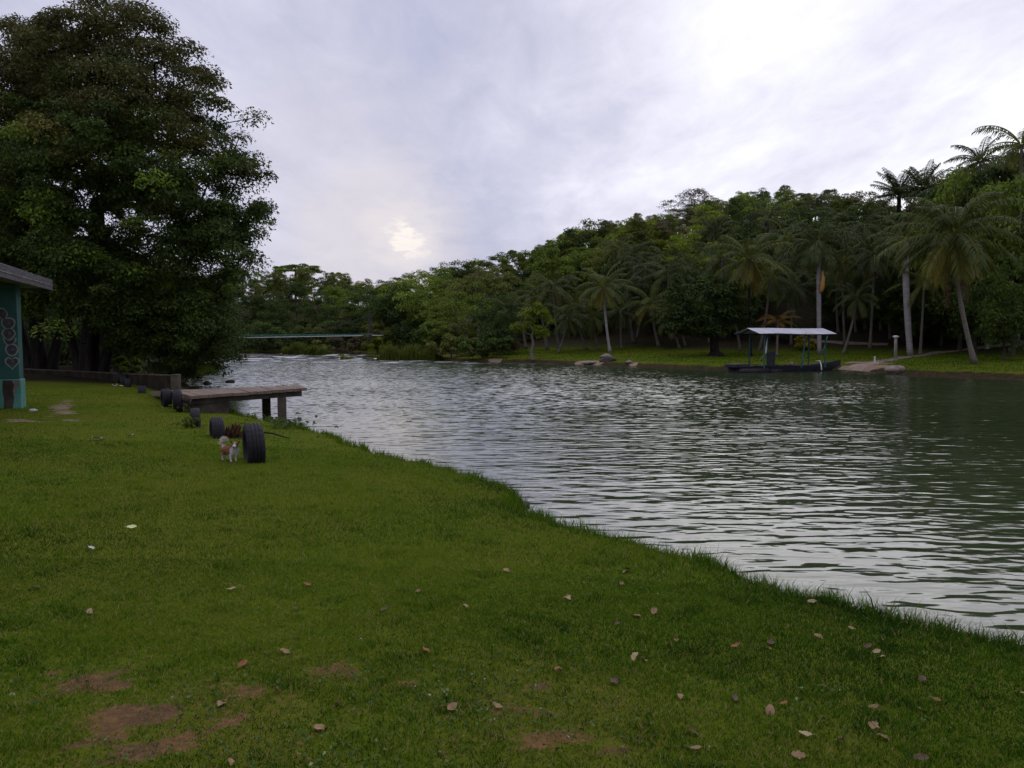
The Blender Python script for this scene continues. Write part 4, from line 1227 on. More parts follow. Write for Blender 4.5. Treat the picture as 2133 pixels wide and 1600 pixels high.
named_at('round_a', 1440, 480, 84, 'bright', 'bright green tree filling the slope above the buttressed shade tree')
named_at('round_a', 1228, 452, 112, 'deep', 'very dark tree at the sharp step of the skyline above the boulder palm')
named_at('tall_d', 2070, 330, 62, 'dark', 'tall dark tree crowding the slope below the feathery skyline palm', w=.85)
named_at('round_b', 2125, 350, 56, 'green', 'big leafy tree filling the slope below the highest skyline palm', w=.9)
named_at('round_a', 2040, 470, 60, 'dark', 'dark leafy tree behind the crown of the largest coconut palm', w=.8)
named_at('round_a', 2100, 520, 52, 'dark', 'dark leafy tree standing above the top end of the path', w=.62)
named_at('round_b', 1925, 520, 66, 'deep', 'very dark tree closing the grove behind the thick pale trunk', w=.75)
named_at('round_a', 2012, 342, 63, 'green', 'mid green tree mass on the skyline just before the feathery skyline palm', w=.9)
named_at('round_b', 1972, 372, 66, 'dark', 'dark green tree on the skyline beside the leaning fan palm', w=.8)
named_at('tall_d', 2200, 300, 55, 'green', 'tall leafy tree at the very edge beyond the highest skyline palm', w=.9)
# labels: colour, shape and the nearest landmark; ranks by height where these are equal
bykey = {}
for i, (k, x, y, z, s, rz, mt) in enumerate(placed):
    px, py = project((x, y, z + HT[k] * s * .8))
    best = min(LM, key=lambda l: math.hypot((px - l[0]) * 1.3, py - l[1]))
    dx, dy = px - best[0], py - best[1]
    if abs(dx) < 28: rel = 'straight above' if dy < -15 else 'behind'
    elif dy < -30: rel = 'above and upstream of' if dx < 0 else 'above and downstream of'
    else: rel = 'upstream behind' if dx < 0 else 'downstream behind'
    bykey.setdefault((ADJ[mt], SHP[k], rel, best[2]), []).append((py, i))
ORD = ['', 'second ', 'third ', 'fourth ', 'fifth ', 'sixth ', 'seventh ', 'eighth ', 'ninth ']
for (adj, shp, rel, lm), lst in bykey.items():
    lst.sort()
    for q, (py, i) in enumerate(lst):
        k, x, y, z, s, rz, mt = placed[i]
        r = place_tree(k, (x, y, z), s, rz, mt)
        pre = '' if len(lst) == 1 else ('lowest ' if q == len(lst) - 1  else ORD[min(q, 8)] + 'highest ')
        tag(r, f'{pre}{adj} {shp} tree {rel} {lm}', 'tree', 'trees of the hillside forest')

# ---------------------------------------------------------------- built things
M['teal'] = surf_mat('teal_paint', [(.3, (.014, .058, .052)), (.55, (.024, .09, .078)), (.8, (.045, .13, .11))], 2.2, .7, .004, 25)  # teal darkened with the shade on the pavilion column
M['teal_pale'] = surf_mat('teal_worn_paint', [(.3, (.05, .17, .135)), (.6, (.085, .24, .19)), (.8, (.2, .3, .24))], 3, .75, .004, 25)
M['concrete'] = surf_mat('old_concrete', [(.25, (.07, .06, .045)), (.5, (.16, .135, .10)), (.75, (.25, .22, .17))], 2.4, .9, .01, 18)
M['concrete_dark'] = surf_mat('stained_concrete', [(.25, (.016, .014, .010)), (.5, (.042, .034, .024)), (.75, (.085, .07, .052))], 2.4, .95, .01, 18)
M['wall_dark'] = surf_mat('wall_dark', [(.25, (.012, .010, .007)), (.5, (.028, .022, .015)), (.75, (.055, .044, .03))], 2.4, .95, .01, 18, spec=.05)  # wall face concrete, the darkest of the concretes
M['concrete_mid'] = surf_mat('mid_concrete', [(.25, (.03, .025, .018)), (.5, (.07, .058, .042)), (.75, (.12, .10, .075))], 2.4, .9, .01, 18, spec=.1)  # concrete toned between the old and the dark one
M['fascia'] = surf_mat('weathered_boards', [(.3, (.05, .045, .05)), (.55, (.095, .088, .098)), (.8, (.17, .15, .16))], 5, .85, .01, 30, (1, 1, 5))
M['roofing'] = surf_mat('roofing', [(.3, (.11, .10, .125)), (.7, (.2, .18, .21))], 4, .8, .006, 30)
M['ink'] = surf_mat('spray_dark', [(.3, (.03, .026, .032)), (.7, (.075, .065, .075))], 9, .7)
M['halo'] = surf_mat('spray_pale', [(.3, (.16, .19, .16)), (.7, (.28, .28, .25))], 9, .8)
M['rubber'] = surf_mat('old_rubber', [(.3, (.006, .006, .007)), (.55, (.012, .011, .013)), (.75, (.03, .027, .026)), (.9, (.06, .045, .035))], 7, .7, .004, 40, spec=.25)
M['wood_plank'] = surf_mat('worn_deck', [(.25, (.085, .06, .042)), (.5, (.16, .118, .084)), (.8, (.24, .185, .14))], 3, .85, .008, 20)
M['hull'] = surf_mat('hull_paint', [(.3, (.010, .010, .014)), (.7, (.03, .03, .038))], 3, .55)
M['white'] = surf_mat('white_paint', [(.3, (.45, .45, .44)), (.7, (.68, .68, .68))], 4, .6)
M['post'] = surf_mat('post_wood', [(.3, (.2, .17, .14)), (.7, (.36, .32, .28))], 4, .8, .006, 20, (1, 1, .3))
M['sheet'] = surf_mat('zinc_sheet', [(.3, (.24, .24, .275)), (.6, (.33, .33, .37)), (.8, (.40, .40, .44))], 1.2, .5, spec=.5)
M['rock'] = surf_mat('rock', [(.3, (.09, .07, .055)), (.55, (.2, .155, .12)), (.8, (.3, .25, .2))], 3, .9, .03, 9)
M['rock_dark'] = surf_mat('rock_dark', [(.3, (.03, .024, .02)), (.7, (.09, .07, .06))], 3, .9, .03, 9)

def sym_prism(mb, outline, origin, ux, uz, n, t0, t1):
    """an outline (list of 2-D points) as a thin solid standing proud of a wall"""
    P = np.array(outline, float)
    k = len(P)
    c = P.mean(0)
    def pos(p, t): return np.asarray(origin) + np.asarray(ux) * p[0] + np.asarray(uz) * p[1] + np.asarray(n) * t
    V = [pos(p, t0) for p in P] + [pos(p, t1) for p in P] + [pos(c, t1)]
    Q = [(i, (i + 1) % k, k + (i + 1) % k, k + i) for i in range(k)]
    T = [(k + i, k + (i + 1) % k, 2 * k) for i in range(k)]
    mb.add(V, Q, T)

def pavilion():
    e = np.array([1.8, -5.0, 0]); e /= np.linalg.norm(e)      # along the eave, towards the viewer
    p = np.array([-e[1], e[0], 0]) * -1                       # into the building
    rz = math.atan2(p[1], p[0])
    base = hit(24, 851)
    col = np.array([at(25, 800, base[1] + .2)[0], base[1] + .2, base[2]])
    root = empty('pavilion', col, 'green painted park pavilion with graffiti column and grey roof edge', 'pavilion')
    Z = lambda py: at(25, py, col[1])[2] - col[2]
    zt = Z(586)
    zb = Z(789)
    ang = math.atan2(e[1], e[0]) + PI / 2     # local x across the front face
    ux = np.array([math.cos(ang), math.sin(ang), 0])
    mb = MB(); mb.box((0, 0, (zt + zb) / 2), (.44, .44, zt - zb), ang, .015)
    c = mb.build('column', M['teal'], root)
    mb = MB(); mb.box((0, 0, zb / 2 - .1), (.5, .5, zb + .2), ang, .02)
    cb = mb.build('column_base', M['teal_pale'], root)
    # bare-concrete stain on the base: worn-off paint, its own shape
    mb = MB()
    sym_prism(mb, [(-.15, -.02), (-.13, zb * .3), (-.16, zb * .62), (-.15, zb - .03), (.06, zb - .03), (.10, zb * .8), (.07, zb * .6), (.09, zb * .35), (.05, -.02)], e * .25, ux, (0, 0, 1), e, 0, .004)
    mb.build('bare_patch', M['concrete_dark'], cb)
    mb = MB()
    sym_prism(mb, [(.06, zb * .45), (.10, zb - .02), (.225, zb - .02), (.22, zb * .8), (.14, zb * .66), (.12, zb * .5)], e * .25, ux, (0, 0, 1), e, 0, .003)
    mb.build('bare_patch', M['concrete'], cb)
    # half wall running back from the column
    q = -ux
    mb = MB(); mb.box(q * 1.6 + np.array([0, 0, zb / 2 - .1]) + e * .05, (2.7, .18, zb + .16), ang, .01)
    mb.build('half_wall', M['teal_pale'], root)
    # graffiti: six bubble shapes one above the other, dark with pale rims
    def blob(cx, cy, rx, ry, k=22, fn=None):
        return [(cx + rx * math.cos(a) * (fn(a)[0] if fn else 1), cy + ry * (math.sin(a) if not fn else fn(a)[1])) for a in np.linspace(0, 2 * PI, k, endpoint=False)]
    def heart(cx, cy, rx, ry):
        pts = []
        for a in np.linspace(0, 2 * PI, 30, endpoint=False):
            x = math.sin(a) ** 3
            y = (13 * math.cos(a) - 5 * math.cos(2 * a) - 2 * math.cos(3 * a) - math.cos(4 * a)) / 16
            pts.append((cx + rx * x, cy + ry * y))
        return pts
    def drop(cx, cy, rx, ry, tilt=0):
        pts = []
        for a in np.linspace(0, 2 * PI, 24, endpoint=False):
            x = math.cos(a) * (1 - .45 * max(0, -math.sin(a)))
            y = math.sin(a)
            pts.append((cx + rx * x + tilt * ry * y, cy + ry * y))
        return pts
    def shield(cx, cy, rx, ry):
        pts = []
        for a in np.linspace(0, 2 * PI, 26, endpoint=False):
            x = abs(math.cos(a)) ** .7 * math.copysign(1, math.cos(a)) * (1 - .3 * max(0, -math.sin(a)))
            y = abs(math.sin(a)) ** .8 * math.copysign(1, math.sin(a))
            pts.append((cx + rx * x, cy + ry * y))
        return pts
    def boat(cx, cy, rx, ry):
        return [(cx - rx, cy + ry), (cx - rx * .4, cy + ry * .35), (cx + rx * .1, cy + ry * .1), (cx + rx * .6, cy + ry * .4), (cx + rx, cy + ry), (cx + rx * .95, cy), (cx + rx * .5, cy - ry * .7), (cx - rx * .1, cy - ry), (cx - rx * .6, cy - ry * .6)]
    items = [(drop, -.10, 655, .09, .13, {'tilt': -.15}), (shield, .02, 674, .125, .12, {}), (drop, .02, 696, .125, .135, {}), (boat, .03, 711, .125, .085, {}), (shield, .075, 729, .115, .125, {}), (heart, .07, 755, .13, .15, {})]
    g = None
    m1, m2, m3 = MB(), MB(), MB()
    for fn, cx, py, rx, ry, kw in items:
        cy = Z(py)
        sym_prism(m1, fn(cx, cy, rx * 1.18 + .012, ry * 1.16 + .012, **kw), e * .22, ux, (0, 0, 1), e, 0, .003)
        sym_prism(m2, fn(cx, cy, rx, ry, **kw), e * .22, ux, (0, 0, 1), e, 0, .006)
        if fn is not boat:
            sym_prism(m3, [(cx + .02 + .035 * math.cos(a) * rx / .12, cy + .2 * ry + .4 * ry * math.sin(a)) for a in np.linspace(0, 2 * PI, 14, endpoint=False)], e * .22, ux, (0, 0, 1), e, 0, .009)
    g = m1.build('graffiti', M['halo'], c)
    m2.build('graffiti_fill', M['ink'], c)
    m3.build('graffiti_highlight', M['fascia'], c)
    # roof
    Cc = at(108, 595, 22.3) - col
    zlo = at(108, 605, 22.3)[2] - col[2]
    zhi = at(108, 583, 22.3)[2] - col[2]
    Lr, Wr = 9.0, 6.5
    A = np.array([Cc[0], Cc[1], 0])
    cs = [A, A + e * Lr, A + e * Lr + p * Wr, A + p * Wr]
    up = np.array([0, 0, 1.])
    mid1, mid2 = A + e * 3.2 + p * Wr / 2 + up * (zhi + 1.15), A + e * (Lr - 3.2) + p * Wr / 2 + up * (zhi + 1.15)
    mb = MB()
    V = [c_ + up * (zhi + .003) for c_ in cs] + [mid1, mid2] + [c_ + up * (zlo + .05) for c_ in cs]
    mb.add(V, [(0, 1, 5, 4), (2, 3, 4, 5), (9, 8, 7, 6)], [(3, 0, 4), (1, 2, 5)])
    mb.build('roof', M['roofing'], root)
    mb = MB()
    for a, b in ((cs[0], cs[1]), (cs[3], cs[0]), (cs[1], cs[2]), (cs[2], cs[3])):
        m = (a + b) / 2
        L = np.linalg.norm(b - a)
        mb.box(m + up * (zlo + zhi) / 2, (L + .04, .04, zhi - zlo), math.atan2((b - a)[1], (b - a)[0]))
    mb.build('fascia', M['fascia'], root)
    mb = MB()
    m = (cs[0] + cs[1]) / 2 + np.cross(e, up) * -.024
    mb.box(cs[0] + e * (Lr / 2) - p * .025 + up * (zlo + (zhi - zlo) * .45), (Lr + .05, .012, .03), math.atan2(e[1], e[0]))
    mb.build('fascia_batten', M['concrete'], root)
    # ring beam on the column
    mb = MB()
    mb.box(e * (2.2) + up * (zt + .06), (6.5, .3, .26), math.atan2(e[1], e[0]), .01)
    mb.box(p * 2.2 - np.array([0, 0, 0]) + up * (zt + .055), (4.0, .26, .24), rz, .01)
    mb.build('ring_beam', M['concrete_dark'], root)
    # second column nearer the viewer, out of frame to the side
    c2 = e * 4.6
    mb = MB(); mb.box(c2 + np.array([0, 0, zt / 2 - .1]), (.44, .44, zt + .2), ang, .015)
    mb.build('column', M['teal'], root)
pavilion()

def retaining_wall():
    # low wall along the top of the lawn, then its end pier towards the river
    PXD = [(-150, 40.5, 768), (45, 38.6, 770), (160, 36.0, 774.5), (280, 32.0, 781), (352, 28.4, 783.5)]
    pts = [at(a, 790, d) for a, d, _ in PXD]
    root = empty('retaining_wall', (pts[0][0], pts[0][1], 0), 'low dark concrete wall at the back of the lawn under the trees', 'wall')
    o = np.array([pts[0][0], pts[0][1], 0])
    tops = [at(a, t, d)[2] for a, d, t in PXD]
    t = np.array([0, .22, 0])
    V, Q = [], []
    for pnt, z in zip(pts, tops):
        b = np.array([pnt[0], pnt[1], 0]) - o
        for off, zz in ((0, -.1), (0, z), (1, z), (1, -.1)):
            V.append(b + t * off + np.array([0, 0, zz]))
    for i in range(len(pts) - 1):
        for j in range(4):
            Q.append((4 * i + j, 4 * i + (j + 1) % 4, 4 * i + 4 + (j + 1) % 4, 4 * i + 4 + j))
    k = 4 * (len(pts) - 1)
    Q += [(3, 2, 1, 0), (k, k + 1, k + 2, k + 3)]
    mk('wall_face', V, np.array(Q), M['wall_dark'], None, root)
    mb = MB()
    for i in range(len(pts) - 1):
        a = np.array([pts[i][0], pts[i][1] + .11, tops[i] + .021]) - o
        b = np.array([pts[i + 1][0], pts[i + 1][1] + .11, tops[i + 1] + .021]) - o
        s = np.array([0, .14, 0])
        u = np.array([0, 0, .04])
        mb.add([a - s - u / 2, a + s - u / 2, a + s + u / 2, a - s + u / 2, b - s - u / 2, b + s - u / 2, b + s + u / 2, b - s + u / 2], [(0, 1, 5, 4), (1, 2, 6, 5), (2, 3, 7, 6), (3, 0, 4, 7), (3, 2, 1, 0), (4, 5, 6, 7)])
    mb.build('coping', M['concrete_mid'], root)
    pe = at(363, 800, 28.1) - o
    zt = at(363, 783, 28.1)[2]
    mb = MB(); mb.box((pe[0], pe[1] + .15, zt / 2), (.24, .34, zt + .1), 0, .015)
    mb.build('end_pier', M['concrete_mid'], root)
retaining_wall()

def jetty():
    NR, NL = gp(640, 808, .74), gp(398, 826, .72)
    FR, FL = gp(625, 802.2, .74), gp(355, 814, .72)
    root = empty('jetty', (NL[0], NL[1], 0), 'short concrete jetty with worn planked top reaching over the water', 'jetty')
    o = np.array([NL[0], NL[1], 0])
    def slab(mb, a, b, c, d, z0, z1):
        V = [np.array([q[0], q[1], 0]) - o + np.array([0, 0, z]) for z in (z0, z1) for q in (a, b, c, d)]
        mb.add(V, [(3, 2, 1, 0), (4, 5, 6, 7), (0, 1, 5, 4), (1, 2, 6, 5), (2, 3, 7, 6), (3, 0, 4, 7)])
    lerp = lambda a, b, t: a + (b - a) * t
    # planks side by side
    n = 15
    mb = MB()
    r = random.Random(3)
    for i in range(n):
        t0, t1 = i / n + .0015, (i + 1) / n - .0015
        dz = r.uniform(-.008, .008)
        slab(mb, lerp(NL, NR, t0), lerp(NL, NR, t1), lerp(FL, FR, t1), lerp(FL, FR, t0), .655 + dz, .735 + dz)
    mb.build('deck', M['wood_plank'], root)
    ins = lambda a, b: a + (b - a) * .05
    mb = MB()
    for A, B, C_, D in ((NL, NR, FR, FL), (FL, FR, NR, NL)):
        a, b = lerp(A, D, .05), lerp(A, B, .95) + (C_ - B) * .05
        c, d = b + (C_ - B) * .11, a + (D - A) * .11
        slab(mb, a, b, c, d, .50, .652)
    mb.build('edge_beam', M['concrete_dark'], root)
    # ramp down to the lawn
    g = hit(318, 823)
    g2 = hit(392, 830)
    mb = MB()
    V = [q - o for q in (np.array([FL[0], FL[1], .73]), np.array([NL[0], NL[1], .73]), np.array([g2[0] - .75, g2[1] - .35, h1(g2[0] - .75, g2[1] - .35) + .10]), np.array([g[0] - .1, g[1], h1(g[0], g[1]) + .12]))]
    V += [v - np.array([0, 0, .16]) for v in V]
    mb.add(V, [(0, 1, 2, 3), (7, 6, 5, 4), (0, 4, 5, 1), (1, 5, 6, 2), (2, 6, 7, 3), (3, 7, 4, 0)])
    mb.build('ramp', M['wood_plank'], root)
    # posts and abutment
    yaw = math.atan2(*(NR - NL)[[1, 0]])
    def on_edge(a, b, px):
        ts = np.linspace(0, 1, 400)
        return a + (b - a) * min(ts, key=lambda t: abs(project(a + (b - a) * t)[0] - px))
    for q, mt in ((on_edge(NL, NR, 588) + (FR - NR) * .08, 'concrete_mid'), (on_edge(FL, FR, 553) + (NR - FR) * .1, 'concrete_dark')):
        mb = MB(); mb.box((q[0] - o[0], q[1] - o[1], -.45), (.25, .25, 1.89), .27, .02)
        mb.build('post', M[mt], root)
    mb = MB()
    a, b = lerp(NL, NR, .02) + (FL - NL) * .08, lerp(NL, NR, .30) + (FR - NR) * .08
    slab(mb, a, b, b + (FL - NL) * .84, a + (FL - NL) * .84, -.5, .496)
    mb.build('abutment', M['concrete_dark'], root)
jetty()

# ---- tyres planted along the bank
def tyre_mesh(Ro, wd, seed):
    """one tyre, axle along local x, with grooved tread"""
    prof = []
    h = wd / 2
    Ri = Ro * .58
    outer = [(-h * .55, Ri), (-h * .86, Ri + .03 * Ro), (-h, Ro * .76), (-h * .97, Ro * .87), (-h * .86, Ro * .955), (-h * .74, Ro * .985), (-h * .52, Ro), (-h * .47, Ro), (-h * .44, Ro * .972), (-h * .34, Ro * .972), (-h * .31, Ro), (-h * .06, Ro * 1.003), (-h * .04, Ro * .975)]
    outer = outer + [(-x, r_) for x, r_ in outer[::-1]]
    inner = [(h * .42, Ri + .005), (h * .78, Ro * .72), (h * .72, Ro * .88), (h * .4, Ro * .93), (-h * .4, Ro * .93), (-h * .72, Ro * .88), (-h * .78, Ro * .72), (-h * .42, Ri + .005)]
    prof = outer + inner
    n, k = 72, len(prof)
    V = []
    for i in range(n):
        a = 2 * PI * i / n
        for j, (x, r_) in enumerate(prof):
            rr = r_
            if r_ > Ro * .95 and (i % 3 == 0) and abs(x) > h * .5: rr = r_ * .975
            V.append((x, rr * math.cos(a), rr * math.sin(a)))
    Q = [(i * k + j, i * k + (j + 1) % k, ((i + 1) % n) * k + (j + 1) % k, ((i + 1) % n) * k + j) for i in range(n) for j in range(k)]
    return V, np.array(Q)
tyres = [(524, 963, 80, .36, .27, 26, 'largest black tyre, nearest, half buried upright beside the dog'),
         (448, 912, 42, .32, .235, 27, 'upright tyre next up the bank, with brown frond litter beside it'),
         (403, 889, 38, .31, .20, 20, 'upright tyre with a small leafy weed growing against its side'),
         (367, 858, 46, .33, .22, 20, 'nearer tyre of the touching pair in front of the jetty ramp'),
         (343, 847, 37, .32, .24, 31, 'farther tyre of the touching pair in front of the jetty ramp'),
         (292, 819, 15.5, .30, .26, 25, 'lone low tyre sunk deep beside the foot of the jetty ramp'),
         (264, 806, 18, .30, .2, 24, 'nearest tyre of the tight far row, beside the pale litter'),
         (255, 803, 20, .30, .2, 24, 'second tyre of the tight far row, behind the nearest'),
         (247, 799, 23, .30, .2, 24, 'third tyre of the tight far row, near its far end'),
         (239, 794, 30, .36, .2, 24, 'tall last tyre of the tight far row, nearest the wall')]
for px, py, hpx, Ro, wd, yaw, lb in tyres:
    b = hit(px, py)
    vis = hpx * b[1] / F
    V, Q = tyre_mesh(Ro, wd, 1)
    o = mk('buried_tyre', V, Q, M['rubber'], None, None, True)
    o.location = (b[0], b[1] + .12, b[2] + vis - Ro)
    o.rotation_euler = (0, R(random.Random(px).uniform(-4, 4)), R(yaw))
    tag(o, lb, 'tyre', 'half buried tyres along the bank')

# ---- dog
def build_dog():
    pos = hit(480, 963)
    bm = bmesh.new()
    sk = bm.verts.layers.skin.verify()
    def v(p, r, par=None, root=False):
        q = bm.verts.new(p)
        q[sk].radius = (r, r) if not isinstance(r, tuple) else r
        q[sk].use_root = root
        if par is not None: bm.edges.new((par, q))
        return q
    pel = v((-.115, 0, .195), .058, None, True)
    bel = v((-.03, 0, .185), .056, pel)
    che = v((.065, 0, .185), .066, bel)
    nek = v((.115, 0, .235), .05, che)
    hd_ = np.array([.14, 0, .278])
    hed = v(tuple(hd_), .054, nek)
    fa = R(-46)                    # the head turns towards the viewer
    fw = np.array([math.cos(fa), math.sin(fa), -.12]); sd = np.array([-math.sin(fa), math.cos(fa), 0])
    mz = v(tuple(hd_ + fw * .055 + np.array([0, 0, -.012])), .026, hed)
    v(tuple(hd_ + fw * .088 + np.array([0, 0, -.016])), .018, mz)
    for s in (-1, 1):
        er = v(tuple(hd_ + sd * .042 * s + np.array([0, 0, .034])), .018, hed)
        v(tuple(hd_ + sd * .072 * s + np.array([0, 0, .058 if s < 0 else .046])), .010, er)
        sh = v((.075, .036 * s, .14), .03, che)
        el = v((.066, .042 * s, .095), .019, sh)
        wr = v((.078, .042 * s, .042), .0135, el)
        v((.092, .042 * s, .012), .0155, wr)
        hp_ = v((-.125, .04 * s, .155), .042, pel)
        kn = v((-.092, .046 * s, .105), .026, hp_)
        hk = v((-.145, .046 * s, .062), .015, kn)
        v((-.128, .046 * s, .012), .0155, hk)
    t1 = v((-.175, 0, .225), .022, pel)
    t2 = v((-.2, 0, .275), .034, t1)
    t3 = v((-.175, 0, .315), .042, t2)
    v((-.125, .01, .315), .03, t3)
    me = bpy.data.meshes.new('dog_skin'); bm.to_mesh(me); bm.free()
    tmp = bpy.data.objects.new('dog_skin', me); COL.objects.link(tmp)
    tmp.modifiers.new('skin', 'SKIN').use_smooth_shade = True
    sub = tmp.modifiers.new('sub', 'SUBSURF'); sub.levels = 2; sub.render_levels = 2
    dg = bpy.context.evaluated_depsgraph_get()
    body = bpy.data.meshes.new_from_object(tmp.evaluated_get(dg))
    bpy.data.objects.remove(tmp)
    co = np.empty(len(body.vertices) * 3); body.vertices.foreach_get('co', co); co = co.reshape(-1, 3)
    white, brown, dark, cream = (.5, .46, .42), (.16, .055, .018), (.028, .018, .014), (.46, .37, .27)
    cols = np.ones((len(co), 4), np.float32)
    for i, c in enumerate(co):
        rel = c - hd_
        f, s_ = rel @ np.array([fw[0], fw[1], 0]), rel @ sd
        jag = .006 * math.sin(c[0] * 190) * math.sin(c[1] * 170 + c[2] * 150)
        if np.linalg.norm(rel) < .105 and c[2] > .238 and c[0] > .085:
            k = brown
            if f > .048 and rel[2] < .016: k = white
            elif abs(s_) < .009 and f > .02: k = white
            elif abs(s_) > .042 and rel[2] > .018: k = dark
        elif c[0] < -.135 and c[2] > .205: k = cream
        elif c[2] > .10 + jag and -.2 < c[0] < .085 + jag - .3 * max(0, .19 - c[2]): k = brown
        else: k = white
        cols[i, :3] = k
    a = body.attributes.new('fur', 'FLOAT_COLOR', 'POINT'); a.data.foreach_set('color', cols.ravel())
    m, nt, out = new_mat('fur')
    b = N(nt, 'ShaderNodeBsdfPrincipled')
    at_ = N(nt, 'ShaderNodeAttribute', attribute_name='fur')
    nz = noise(nt, 90, 4, .7, coords(nt))
    nt.links.new(mixc(nt, 1.0, at_.outputs['Color'], ramp(nt, nz, [(.3, .65), (.7, 1.1)]), 'MULTIPLY'), b.inputs['Base Color'])
    b.inputs['Roughness'].default_value = .85
    bp = N(nt, 'ShaderNodeBump'); bp.inputs['Distance'].default_value = .006
    nt.links.new(nz, bp.inputs['Height']); nt.links.new(bp.outputs[0], b.inputs['Normal'])
    nt.links.new(b.outputs[0], out.inputs[0])
    body.materials.clear(); body.materials.append(m)
    # heading: body points towards the viewer and a little to the river side
    root = empty('dog', pos, 'small brown and white long-haired dog with curled fluffy tail', 'dog', rz=R(-38))
    bo = bpy.data.objects.new('body', body); COL.objects.link(bo); bo.parent = root
    mk_m = surf_mat('dog_black', [(.3, (.006, .005, .005)), (.7, (.012, .01, .01))], 5, .25)
    for nm, offs, rad in (('nose', [fw * .108 + np.array([0, 0, -.010])], .0105), ('eye', [fw * .048 + sd * .024 + np.array([0, 0, .014])], .0085), ('eye', [fw * .048 - sd * .024 + np.array([0, 0, .014])], .0085)):
        bm = bmesh.new()
        bmesh.ops.create_icosphere(bm, subdivisions=2, radius=rad, matrix=Matrix.Translation(tuple(hd_ + offs[0])))
        me = bpy.data.meshes.new(nm); bm.to_mesh(me); bm.free(); me.materials.append(mk_m)
        o = bpy.data.objects.new(nm, me); COL.objects.link(o); o.parent = root
    # loose long hair: tail plume and chest ruff
    rg_ = np.random.default_rng(8)
    def hairs(name, pts, length, n, col, dirs):
        m2 = surf_mat(name, [(.3, tuple(c * .75 for c in col)), (.7, col)], 30, .9)
        V, T = [], []
        for i in range(n):
            q = pts[rg_.integers(len(pts))] + rg_.normal(0, .012, 3)
            d = dirs(q) + rg_.normal(0, .35, 3); d /= np.linalg.norm(d)
            s = np.cross(d, rg_.normal(size=3)); s /= np.linalg.norm(s)
            k = len(V)
            V += [q - s * .004, q + s * .004, q + d * length * rg_.uniform(.5, 1.1)]
            T.append((k, k + 1, k + 2))
        mk(name, V, np.array(T), m2, None, root)
    tp = np.array([(-.2, 0, .275), (-.19, 0, .3), (-.175, 0, .315), (-.15, 0, .32), (-.125, 0, .315)])
    ctr = np.array([-.14, 0, .27])
    hairs('tail_plume', tp, .065, 700, (.62, .54, .45), lambda q: (q - ctr) / np.linalg.norm(q - ctr) + np.array([0, 0, .1]))
    cp_ = np.array([(.115, 0, .2), (.12, .02, .215), (.12, -.02, .215), (.1, .03, .18), (.1, -.03, .18), (.105, 0, .165)])
    hairs('chest_ruff', cp_, .05, 420, (.66, .62, .58), lambda q: np.array([.6, q[1] * 12, -.8]))
build_dog()

# ---- small plants and litter by the tyres
def leafy_weed(label, px, py, n, size, seed, mat='green', spread=.16):
    rng = np.random.default_rng(seed)
    b = hit(px, py)
    root = empty('weed', b, label, 'weed', 'weeds on the lawn')
    C = np.column_stack([rng.normal(0, spread, n), rng.normal(0, spread * .6, n), np.abs(rng.normal(.12, .09, n))])
    V, Q, t = leaf_cloud(C, size * .9, 8, .6, size, rng, .2, .6)
    mk('leaves', V, Q, G[mat], t, root)
    mb = MB()
    for c in C[::3]:
        mb.tube([(0, 0, 0), c * .5 + np.array([0, 0, .03]), c], [.006, .005, .003], 4)
    mb.build('stems', G['green'], root)
leafy_weed('leafy weed growing against the third tyre from the dog', 393, 892, 34, .06, 1, 'green', .11)
leafy_weed('small pale weed at the foot of the nearer paired tyre', 372, 859, 16, .06, 2)
leafy_weed('sprawling weed on the slope above the water, riverward of the frond-litter tyre', 590, 893, 40, .07, 3, 'dark', .35)
def dry_heap():
    rng = np.random.default_rng(9)
    b = hit(480, 911)
    root = empty('dry_frond_heap', b, 'heap of dry brown frond litter between the two nearest tyres', 'litter')
    for nm, cx, hh, w, mt in (('frond_clump', .04, .27, .1, 'dead'), ('frond_clump', -.1, .18, .09, 'dead')):
        n = 260
        x = rng.normal(cx, w, n); y = rng.normal(.05, .1, n)
        z0 = np.zeros(n)
        hgt = hh * np.exp(-((x - cx) / (w * 1.3)) ** 2) * rng.uniform(.5, 1.1, n)
        B = np.column_stack([x, y, z0]); 
        ld = rng.normal(0, .07, (n, 3)); ld[:, 2] = hgt
        wv = np.column_stack([rng.normal(0, .012, n), rng.normal(0, .012, n), np.zeros(n)])
        V = np.stack([B - wv, B + wv, B + ld * .6 + wv * 1.4 + np.array([0, 0, .01]), B + ld + rng.normal(0, .02, (n, 3))], 1).reshape(-1, 3)
        mk(nm, V, np.arange(n * 4).reshape(-1, 4), G[mt], rng.random(n), root)
dry_heap()
a, b_ = hit(548, 907), hit(604, 917)
mb = MB(); o0 = a.copy()
mb.tube([np.array([0, 0, .06]), (b_ - a) * .35 + np.array([0, .02, .07]), (b_ - a) * .7 + np.array([0, -.02, .05]), (b_ - a) + np.array([0, 0, .03])], [.02, .018, .014, .008], 6)
o = mb.build('fallen_branch', M['bark_dark'], None, True); o.location = a
tag(o, 'thin dark fallen branch on the slope behind the largest tyre', 'branch')

